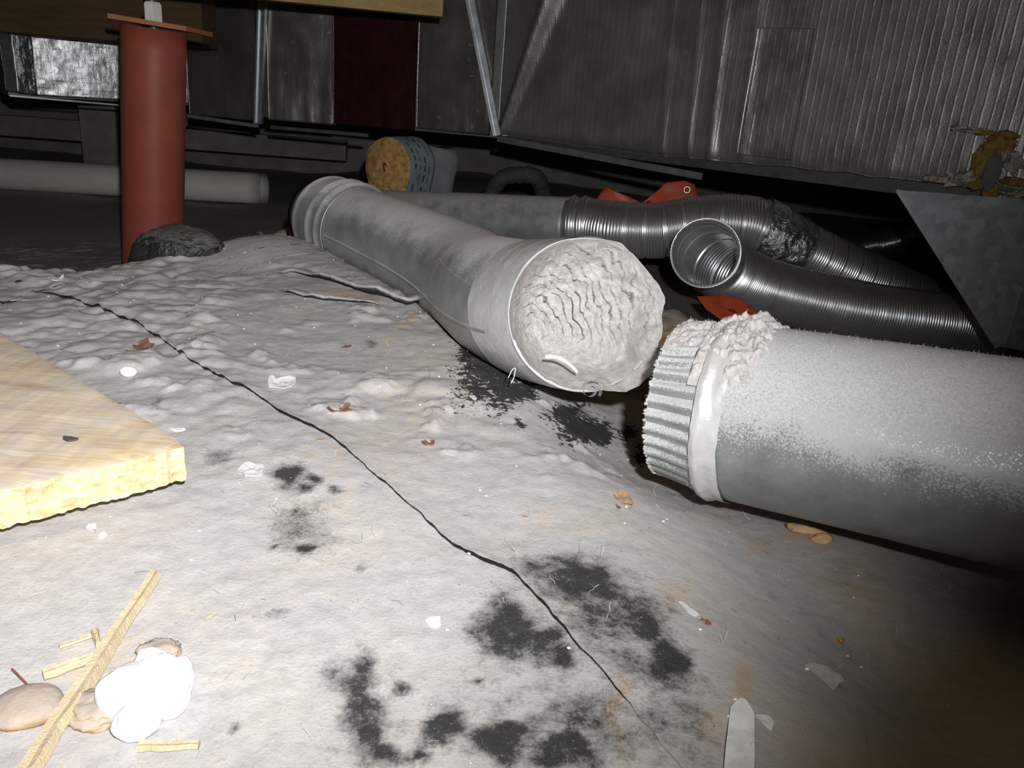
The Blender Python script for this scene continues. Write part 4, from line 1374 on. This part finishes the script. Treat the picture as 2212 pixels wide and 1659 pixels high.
# ------------------------------------------------------------------ ORANGE TARP
def cloth(outline, th, amp, seed, depth_of):
    """crumpled sheet from a pixel outline, each point at its own distance"""
    pts = np.array([np.array(P(x, y, depth_of(x, y))) for x, y in outline])
    c = pts.mean(0)
    nrg = 10
    dens = []
    m_ = len(pts)
    for k in range(m_):
        for j in range(4):
            dens.append(pts[k] + (pts[(k + 1) % m_] - pts[k]) * j / 4)
    dens = np.array(dens)
    toc = np.array(EYE) - c; toc /= np.linalg.norm(toc)
    V2 = [c]
    for r_ in range(1, nrg + 1):
        V2 += list(c + (dens - c) * r_ / nrg)
    V2 = np.array(V2)
    V2 = V2 + (amp * fbm(V2[:, 0] * 22, V2[:, 1] * 22, V2[:, 2] * 22, 4, seed))[:, None] * toc
    n_ = len(dens)
    F2 = [(0, 1 + k, 1 + (k + 1) % n_) for k in range(n_)] + [tuple(1 + i for i in q) for q in grid_faces(nrg, n_, True)]
    V3 = V2 - toc * th
    o_ = len(V2)
    F3 = F2 + [tuple(o_ + i for i in reversed(q)) for q in F2]
    e0 = 1 + (nrg - 1) * n_
    F3 += [(e0 + k, e0 + (k + 1) % n_, o_ + e0 + (k + 1) % n_, o_ + e0 + k) for k in range(n_)]
    return np.vstack([V2, V3]), F3


tb = P(1440, 480, 1.56)
root = thing('tarp', 'crumpled orange-red plastic tarp with a metal eyelet under the flexible ducts', 'tarp', (tb.x, tb.y, float(G0(tb.x, tb.y))))
mesh_obj('tarp_fold', *cloth([(1286, 436), (1296, 418), (1312, 404), (1325, 424), (1352, 436), (1384, 440), (1416, 416), (1440, 394), (1478, 390), (1500, 398), (1512, 432), (1520, 520), (1380, 560), (1290, 500)], 0.002, 0.012, 501, lambda x, y: 1.60), 'orange', root, True)
mesh_obj('tarp_corner', *cloth([(1505, 640), (1560, 638), (1600, 645), (1640, 675), (1660, 706), (1610, 708), (1560, 692), (1525, 668)], 0.002, 0.008, 502, lambda x, y: 1.22 - 0.0004 * (y - 640)), 'orange', root, True)
gc = np.array(P(1484, 410, 1.585))
tcam = np.array(EYE) - gc; tcam /= np.linalg.norm(tcam)
gsx = np.cross((0, 0, 1.0), tcam); gsx /= np.linalg.norm(gsx); gsy = np.cross(tcam, gsx)
gp = np.array([gc + 0.006 * (math.cos(a) * gsx + math.sin(a) * gsy) for a in np.linspace(0, 2 * math.pi, 25)])
mesh_obj('eyelet', *tube(gp, 0.0022, 8, None, (False, False)), 'brass', root, True)

# ------------------------------------------------------------------ stones, clods, black lump
def rock(name, px, py, size, mat, label, cat, seed, sub=4, amp=0.42, sink=0.25, group=None, rotz=0.0, depth=None, tilt=0.0):
    g = hit(px, py) if depth is None else P(px, py, depth)
    zg_ = float(G(g.x, g.y))
    c = (g.x, g.y, zg_ + size[2] * (1 - sink * 2))
    V_, F_ = lump(c, size, sub, amp, 1.3 if amp < 0.27 else 2.1, seed, rotz, zg_ - 0.004, tilt)
    return tag(mesh_obj(name, V_, F_, mat, None, True), label, cat, group)


bl = P(394, 572, 0.90)
zbl = bl.z
V_, F_ = ICO[5]
V_ = V_.copy()
V_ = np.sign(V_) * np.abs(V_) ** 0.8
rr2 = 1 + 0.22 * fbm(V_[:, 0] * 1.5 + 4, V_[:, 1] * 1.5, V_[:, 2] * 1.5, 4, 601) - 0.10 * np.abs(fbm(V_[:, 0] * 4 + 4, V_[:, 1] * 4, V_[:, 2] * 2, 4, 602)) * 2
V_ = V_ * rr2[:, None] * np.array([0.056, 0.040, 0.045])
V_[:, 2] -= 0.10 * np.clip(V_[:, 0], 0, None)
V_ = V_ + np.array([bl.x, bl.y, zbl - 0.002])
o = mesh_obj('wrapped_stone', V_, F_, 'blackwrap', None, True)
tag(o, 'black plastic-wrapped lump with a dusty top at the foot of the red pier', 'lump')
rock('stone', 655, 520, (0.075, 0.06, 0.055), 'stone', 'dusty tan stone behind the bell collar of the dryer duct', 'stone', 611, 5, 0.2, 0.1, depth=1.22)
rock('clay_clod', 1715, 730, (0.022, 0.016, 0.014), 'tanstone', 'flat orange clay clod in front of the ribbed open duct', 'clod', 612, depth=1.05, sink=0.0)
rock('clay_clod', 1800, 735, (0.016, 0.014, 0.014), 'tanstone', 'small round orange clay clod in front of the ribbed open duct', 'clod', 613, depth=1.05, sink=0.0)
rock('clay_clod', 1445, 585, (0.05, 0.04, 0.03), 'stone', 'tan earth clod between the packed mouth and the curled foil duct', 'clod', 614, depth=1.15, sink=0.1)
rock('clay_clod', 1532, 705, (0.012, 0.010, 0.012), 'tanstone', 'tiny orange clod above the crimped pipe end', 'clod', 615, 3, depth=0.98, sink=0.0)
rock('clay_clod', 1745, 1150, (0.012, 0.006, 0.003), 'tanstone', 'orange clay crumb on the sheet below the crimped pipe', 'clod', 616, 3)
rock('clay_clod', 1775, 1172, (0.006, 0.004, 0.003), 'tanstone', 'thin orange clay sliver on the sheet below the crimped pipe', 'clod', 617, 3)

# ------------------------------------------------------------------ folds in the plastic sheet
def fold(pxs, h, wd_, label, seed):
    base = [hit(*q) for q in pxs]
    pth, ln = spline([(q.x, q.y, 0.0) for q in base], 120)
    tdv = np.gradient(pth, axis=0); tdv /= np.linalg.norm(tdv, axis=1)[:, None]
    sd = np.stack([tdv[:, 1], -tdv[:, 0], 0 * tdv[:, 0]], -1)
    if sd[:, 1].mean() > 0:
        sd = -sd
    env = np.sin(np.linspace(0.02, 1, 120) * math.pi * 0.97) ** 0.6
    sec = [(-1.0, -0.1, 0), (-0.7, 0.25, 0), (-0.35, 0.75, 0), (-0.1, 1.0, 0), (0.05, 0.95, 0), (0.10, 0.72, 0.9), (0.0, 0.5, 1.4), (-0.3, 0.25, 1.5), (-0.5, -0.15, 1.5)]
    rows_, wp = [], []
    for (o1, o2, w) in sec:
        q = pth + sd * (o1 * wd_)
        zz = G(q[:, 0], q[:, 1]) + 0.0007 + h * o2 * env * (1 + 0.5 * fbm(np.arange(120) * 0.08, 0 * env, 0, 3, seed))
        rows_.append(np.stack([q[:, 0], q[:, 1], zz], -1)); wp.append(np.full(120, w))
    Vf = np.stack(rows_, 1).reshape(-1, 3)
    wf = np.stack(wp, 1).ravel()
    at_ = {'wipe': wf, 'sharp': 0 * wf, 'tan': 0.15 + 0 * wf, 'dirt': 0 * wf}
    o = mesh_obj('sheet_fold', Vf, grid_faces(120, len(sec)), 'ground', None, True, at_)
    tag(o, label, 'plastic fold')


fold([(600, 593), (640, 596), (690, 610), (735, 624), (780, 640), (830, 652), (890, 668), (945, 686)], 0.011, 0.022, 'long lint-coated fold of plastic with a dark gap beside the dryer duct', 5)
fold([(606, 632), (650, 648), (700, 657), (760, 660), (820, 662)], 0.007, 0.018, 'short lint-coated fold of plastic in front of the long fold', 6)

# ------------------------------------------------------------------ debris
def flake(name, px, py, w_px, h_px, ang, mat, label, cat, seed, th=0.0008, curl=0.35, group=None, pts=None, lift=0.0006, zfix=None):
    """thin irregular flake lying on the ground, sized in pixels at its place"""
    c = hit(px, py) if zfix is None else PZ(px, py, zfix)
    ex = (hit(px + 20, py) if zfix is None else PZ(px + 20, py, zfix)) - c; sc = ex.length / 20.0
    fwd = 1.0 / max(0.25, abs((c - EYE).normalized().z))
    w_, h_ = w_px * sc / 2, h_px * sc * fwd / 2
    if pts is None:
        m_ = 14
        rs = np.random.default_rng(seed)
        pts = [(math.cos(2 * math.pi * k / m_) * rs.uniform(0.62, 1.05), math.sin(2 * math.pi * k / m_) * rs.uniform(0.62, 1.05)) for k in range(m_)]
    p2 = np.array(pts) * np.array([w_, h_])
    p2 = p2 @ np.array([[math.cos(ang), math.sin(ang)], [-math.sin(ang), math.cos(ang)]])
    m_ = len(p2)
    rings_ = [np.zeros((1, 2))] + [p2 * q for q in (0.35, 0.7, 1.0)]
    xy_ = np.vstack(rings_)
    rad_ = np.linalg.norm(xy_, axis=1) / max(w_, h_)
    z_ = (float(G(c.x, c.y)) if zfix is None else zfix) + lift + curl * max(w_, h_) * (rad_ ** 2 * 0.5 + 0.9 * np.abs(fbm(xy_[:, 0] / max(w_, h_) * 2.2, xy_[:, 1] / max(w_, h_) * 2.2, 0, 3, seed)))
    Vt_ = np.column_stack([xy_[:, 0] + c.x, xy_[:, 1] + c.y, z_])
    F_ = [(0, 1 + k, 1 + (k + 1) % m_) for k in range(m_)] + [tuple(1 + i for i in q) for q in grid_faces(3, m_, True)]
    Vb_ = Vt_ - np.array([0, 0, th]); o_ = len(Vt_)
    F_ = F_ + [tuple(o_ + i for i in reversed(q)) for q in F_]
    e0 = 1 + 2 * m_
    F_ += [(e0 + k, o_ + e0 + k, o_ + e0 + (k + 1) % m_, e0 + (k + 1) % m_) for k in range(m_)]
    return tag(mesh_obj(name, np.vstack([Vt_, Vb_]), F_, mat), label, cat, group)


def stick(name, pa, pb, w_px, th, mat, label, cat, seed, n_=24, lift=0.0, taper=0.7):
    a, b = hit(*pa), hit(*pb)
    sc = (hit(pa[0] + 20, pa[1]) - a).length / 20
    d = b - a
    sd = np.array([d.y, -d.x, 0]); sd /= np.linalg.norm(sd)
    s_ = np.linspace(0, 1, n_)
    q = np.array(a)[None] + s_[:, None] * np.array(d)[None]
    q[:, 2] = np.array([float(G(x, y)) for x, y in q[:, :2]])
    zl_ = np.polyval(np.polyfit(s_, q[:, 2], 1), s_) + 0.0010 + lift
    w_ = w_px * sc / 2 * (1 - (1 - taper) * s_) * (1 + 0.5 * fbm(s_ * 6, 0 * s_, 0, 3, seed))
    off = w_.max() * 0.5 * fbm(s_ * 3, 0 * s_ + 3, 0, 3, seed + 1)
    rows_ = []
    for k_, z_ in ((-1, 0.3), (-0.55, 1.0), (0.1, 0.85), (0.6, 1.0), (1, 0.2), (0.5, -0.2), (-0.5, -0.2)):
        p_ = q + sd * (k_ * w_ + off)[:, None]
        p_[:, 2] = zl_ + th * z_ + 0.15 * th * fbm(s_ * 14, 0 * s_ + k_ * 3, 0, 3, seed + 2)
        rows_.append(p_)
    V_ = np.stack(rows_, 1).reshape(-1, 3)
    F_ = [tuple(q_) for q_ in grid_faces(n_, 7, True)] + [tuple(range(6, -1, -1)), tuple((n_ - 1) * 7 + k for k in range(7))]
    return tag(mesh_obj(name, V_, F_, mat), label, cat)


stick('wood_splinter', (60, 1700), (338, 1262), 62, 0.004, 'splinter', 'long pale wood splinter lying beside the white foam chunk', 'splinter', 701, 40, 0.001, 0.55)
stick('wood_splinter', (95, 1472), (205, 1432), 26, 0.003, 'splinter', 'short yellowish wood splinter beside the long splinter', 'splinter', 704)
stick('wood_splinter', (300, 1625), (432, 1626), 30, 0.002, 'splinter', 'flat tan wood scrap in front of the white foam chunk', 'splinter', 707)
stick('wood_splinter', (130, 1408), (215, 1382), 14, 0.001, 'splinter', 'thin faint wood shaving next to the long splinter top', 'splinter', 709)
stick('twig', (28, 1456), (62, 1492), 5, 0.001, 'leaf', 'tiny dark red twig left of the long wood splinter', 'twig', 711, 10)
stick('twig', (445, 1345), (470, 1332), 4, 0.0006, 'splinter', 'hair-thin pale straw on the bare floor sheet', 'straw', 713, 8)
stick('wood_splinter', (205, 1375), (215, 1410), 18, 0.0025, 'splinter', 'small split wood piece leaning along the long splinter', 'splinter', 715, 10)
rock('pebble', 62, 1540, (0.011, 0.010, 0.004), 'stone', 'flat pinkish tan pebble left of the long wood splinter', 'pebble', 720, 4, 0.12, 0.2)
rock('clay_clod', 345, 1420, (0.008, 0.006, 0.003), 'stone', 'crumbly tan clod beside the white foam chunk', 'clod', 721, 4)
rock('clay_clod', 215, 1550, (0.009, 0.008, 0.004), 'stone', 'crumbly tan clod between long splinter and white foam chunk', 'clod', 722, 4)
# white foam chunk: lobed crumpled block
fc0 = hit(320, 1545)
lob = []
for (px, py, sx, sy, sz, sd) in [(285, 1520, 0.0095, 0.0105, 0.008, 1), (345, 1500, 0.0085, 0.009, 0.009, 2), (390, 1490, 0.0045, 0.008, 0.008, 3), (300, 1580, 0.0070, 0.007, 0.006, 4), (330, 1460, 0.006, 0.005, 0.007, 5), (365, 1525, 0.0075, 0.007, 0.006, 6)]:
    h_ = hit(px, py + 12)
    lob.append(lump((h_.x, h_.y, float(G(h_.x, h_.y)) + sz * 0.8), (sx, sy, sz), 4, 0.28, 1.3, 730 + sd))
tag(mesh_obj('foam_chunk', *join(*lob), 'paper', None, True), 'bright white crumpled foam chunk beside the long wood splinter', 'foam')

flake('paint_chip', 605, 832, 66, 30, 0.0, 'chip', 'curled white chip lying on the sheet between the board and the dryer duct', 'chip', 741, 0.0006, 0.28, pts=[(-1.0, 0.75), (-0.75, 0.8), (-0.6, 0.45), (-0.2, 0.8), (0.3, 1.0), (0.8, 0.75), (1.0, 0.2), (0.95, -0.4), (0.6, -0.9), (0.1, -0.8), (-0.5, -0.6), (-0.8, -0.1)])
flake('paint_chip', 935, 1348, 36, 26, 0.0, 'chip', 'small white arrowhead-shaped chip on the floor sheet', 'chip', 742, 0.0006, 0.12, pts=[(-1, 0.1), (-0.4, 0.7), (0.3, 0.85), (0.75, 0.9), (0.8, 0.3), (1.0, -0.4), (0.6, -0.9), (0.2, -0.95), (-0.4, -0.5)])
c = hit(278, 814)
V_, F_ = lump((c.x, c.y, float(G(c.x, c.y)) + 0.0035), (0.0058, 0.0042, 0.0040), 3, 0.10, 1.2, 743)
tag(mesh_obj('foam_bead', V_, F_, 'chip', None, True), 'smooth white bean-shaped bead near the edge of the strand board', 'bead')
flake('lint_flake', 545, 1022, 62, 36, 0.6, 'lint_fibre', 'pale grey lint tuft near the corner of the strand board', 'lint', 744, 0.0008, 0.25)
flake('paint_chip', 385, 933, 26, 5, 0.1, 'chip', 'thin white sliver beside the corner of the strand board', 'chip', 745)
flake('paint_chip', 222, 1162, 18, 12, 0.3, 'chip', 'white crumb in front of the strand board', 'chip', 746)
flake('paint_chip', 198, 1143, 22, 12, 0.8, 'chip', 'ragged white crumb in the shadow line of the strand board', 'chip', 747)
flake('paint_chip', 40, 612, 20, 7, 0.5, 'foiltape_crumple', 'glinting foil scrap on the lint left of the black lump', 'foil scrap', 748)
flake('paint_chip', 126, 608, 14, 12, 0.0, 'chip', 'small pale chip on the lint left of the black lump', 'chip', 749)
flake('lint_flake', 1483, 1322, 44, 36, -0.7, 'lint_fibre', 'lilac-grey lint strip beside the rubbed black patch', 'lint', 750, 0.0006, 0.1, pts=[(-1, 0.35), (-0.6, 0.45), (0, 0.3), (0.6, 0.25), (1, 0.1), (0.9, -0.15), (0.3, -0.2), (-0.3, -0.25), (-0.9, -0.1)])
flake('lint_flake', 1650, 1565, 40, 28, -0.5, 'lint_fibre', 'pale lint flake beside the grey plastic tie', 'lint', 751, 0.0006, 0.15)
flake('lint_flake', 1770, 1468, 60, 30, 0.2, 'lint', 'faint lint blotch behind the grey plastic tie', 'lint', 752, 0.0004, 0.06)
flake('leaf_scrap', 735, 888, 50, 20, 0.15, 'leaf', 'torn brown leaf scrap above the sheet edge', 'leaf', 760, 0.0004, 0.35, pts=[(-1, -0.3), (-0.8, 0.4), (-0.5, 0.1), (-0.1, 0.6), (0.1, 0.2), (0.4, 1.0), (0.75, 0.8), (0.6, 0.2), (1, -0.5), (0.4, -0.6), (-0.2, -0.5), (-0.6, -0.8)])
flake('leaf_scrap', 925, 962, 34, 14, -0.6, 'leaf', 'narrow brown leaf scrap in the middle of the lint', 'leaf', 761, 0.0004, 0.3)
flake('leaf_scrap', 1348, 1082, 28, 24, 0.3, 'leaf_tan', 'curled tan leaf scrap near the taped pipe', 'leaf', 762, 0.0004, 0.5)
flake('leaf_scrap', 1334, 1098, 9, 8, 0.3, 'leaf', 'speck of dark leaf beside the curled tan scrap', 'leaf', 763, 0.0004, 0.3)
flake('leaf_scrap', 1522, 1350, 18, 15, 0.9, 'leaf', 'small reddish brown leaf scrap beside the lilac lint strip', 'leaf', 764, 0.0004, 0.4)
flake('leaf_scrap', 748, 752, 18, 9, -0.5, 'leaf', 'tiny brown leaf crumb on the billowed lint', 'leaf', 765, 0.0004, 0.3)
flake('leaf_scrap', 302, 756, 20, 10, 0.2, 'leaf', 'dark red leaf curl near the white bead', 'leaf', 766, 0.0004, 0.4)
flake('leaf_scrap', 903, 1093, 12, 10, -0.9, 'leaf_tan', 'tiny tan leaf crumb beside the sheet edge', 'leaf', 767, 0.0004, 0.3)
flake('leaf_scrap', 690, 952, 20, 4, -0.1, 'leaf_tan', 'thin orange shaving across the sheet edge', 'shaving', 768, 0.0004, 0.3)
flake('leaf_scrap', 1133, 1118, 12, 6, 0, 'leaf_tan', 'small orange crumb on the smooth lint below the pipe mouth', 'crumb', 769, 0.0004, 0.3)
flake('soot_scrap', 152, 950, 40, 10, -0.2, 'hair', 'dark shred lying on the strand board', 'shred', 770, 0.0005, 0.3, zfix=zb + 0.0008)
c = hit(1814, 1393)
V_, F_ = lump((c.x, c.y, float(G(c.x, c.y)) + 0.0014), (0.0017, 0.0017, 0.0015), 4, 0.03, 1, 775)
tag(mesh_obj('amber_bead', V_, F_, 'amber', None, True), 'shiny amber bead on the bare dusty sheet', 'bead')
# plastic tie with a blunt pointed tip
ta, tb_ = hit(1602, 1522), hit(1592, 1690)
d = (tb_ - ta).normalized(); sd = Vector((d.y, -d.x, 0)).normalized()
if sd.x < 0:
    sd = -sd
w_ = (hit(1620, 1580) - hit(1574, 1580)).length / 2
prof = [(0, 0.20), (0.0010, 0.36), (0.0060, 0.90), (0.0072, 1.0), (0.030, 1.12), (0.09, 1.12)]
z0_ = float(G(ta.x, ta.y)) + 0.0016
V_, F_ = [], []
for (l_, q_) in prof:
    p0 = ta + Vector((d.x, d.y, 0)).normalized() * l_
    zz = max(z0_, float(G(p0.x, p0.y)) + 0.0012) + 0.03 * l_
    for sg in (-1, 1):
        for dz in (0, 0.0011):
            V_.append((p0.x + sd.x * sg * q_ * w_, p0.y + sd.y * sg * q_ * w_, zz + dz))
for k in range(len(prof) - 1):
    b_ = 4 * k
    F_ += [(b_ + 1, b_ + 3, b_ + 7, b_ + 5), (b_, b_ + 4, b_ + 6, b_ + 2), (b_, b_ + 1, b_ + 5, b_ + 4), (b_ + 2, b_ + 6, b_ + 7, b_ + 3)]
F_ += [(0, 2, 3, 1), (4 * len(prof) - 4, 4 * len(prof) - 3, 4 * len(prof) - 1, 4 * len(prof) - 2)]
tag(mesh_obj('plastic_tie', V_, F_, 'tie'), 'speckled pale grey plastic tie with a blunt pointed tip', 'tie')
# loop of clear thread by the pipe mouth
th0 = [P(1098, 816, 0.545), P(1106, 800, 0.543), P(1113, 796, 0.543), P(1110, 815, 0.543), P(1104, 828, 0.544)]
tp_, _ = spline([tuple(q) for q in th0], 40)
tag(mesh_obj('thread', *tube(tp_, 0.00035, 6), 'lint_fibre'), 'white looped thread under the packed duct mouth', 'thread')

# loose fibres, hairs and specks nobody could count
def scatter(n_, y0, y1, x0, x1):
    return np.column_stack([RNG.uniform(x0, x1, n_), RNG.uniform(y0, y1, n_)])


q = scatter(900, 0.16, 0.95, -0.4, 0.25)
pts = np.column_stack([q, G(q[:, 0], q[:, 1]) + 0.0010])
o = mesh_obj('lint_fibres', *fibres(list(pts), [np.array([0, 0, 0.25])] * len(pts), 0.007, 0.00022, 0.8, 4), 'lint_fibre', None, kind='stuff')
tag(o, 'fine pale lint fibres strewn over the plastic sheets', 'fibres')
q = scatter(160, 0.18, 0.6, -0.2, 0.2)
pts = np.column_stack([q, G(q[:, 0], q[:, 1]) + 0.0012])
o = mesh_obj('dark_hairs', *fibres(list(pts), [np.array([0, 0, 0.05])] * len(pts), 0.012, 0.00018, 0.8, 6), 'hair', None, kind='stuff')
tag(o, 'fine dark hairs strewn over the plastic sheets', 'hairs')
q = scatter(200, 0.18, 0.95, -0.45, 0.2)
sp = []
V2_, F2_ = ICO[2]
for k, (x, y) in enumerate(q):
    s_ = RNG.uniform(0.0002, 0.0007)
    sp.append((V2_ * np.array([s_ * 1.4, s_ * 1.1, s_ * 0.7]) + np.array([x, y, float(G(x, y)) + s_ * 0.6 + 0.0006]), F2_))
o = mesh_obj('white_specks', *join(*sp), 'chip', None, kind='stuff')
tag(o, 'tiny white specks strewn over the plastic sheets', 'specks')
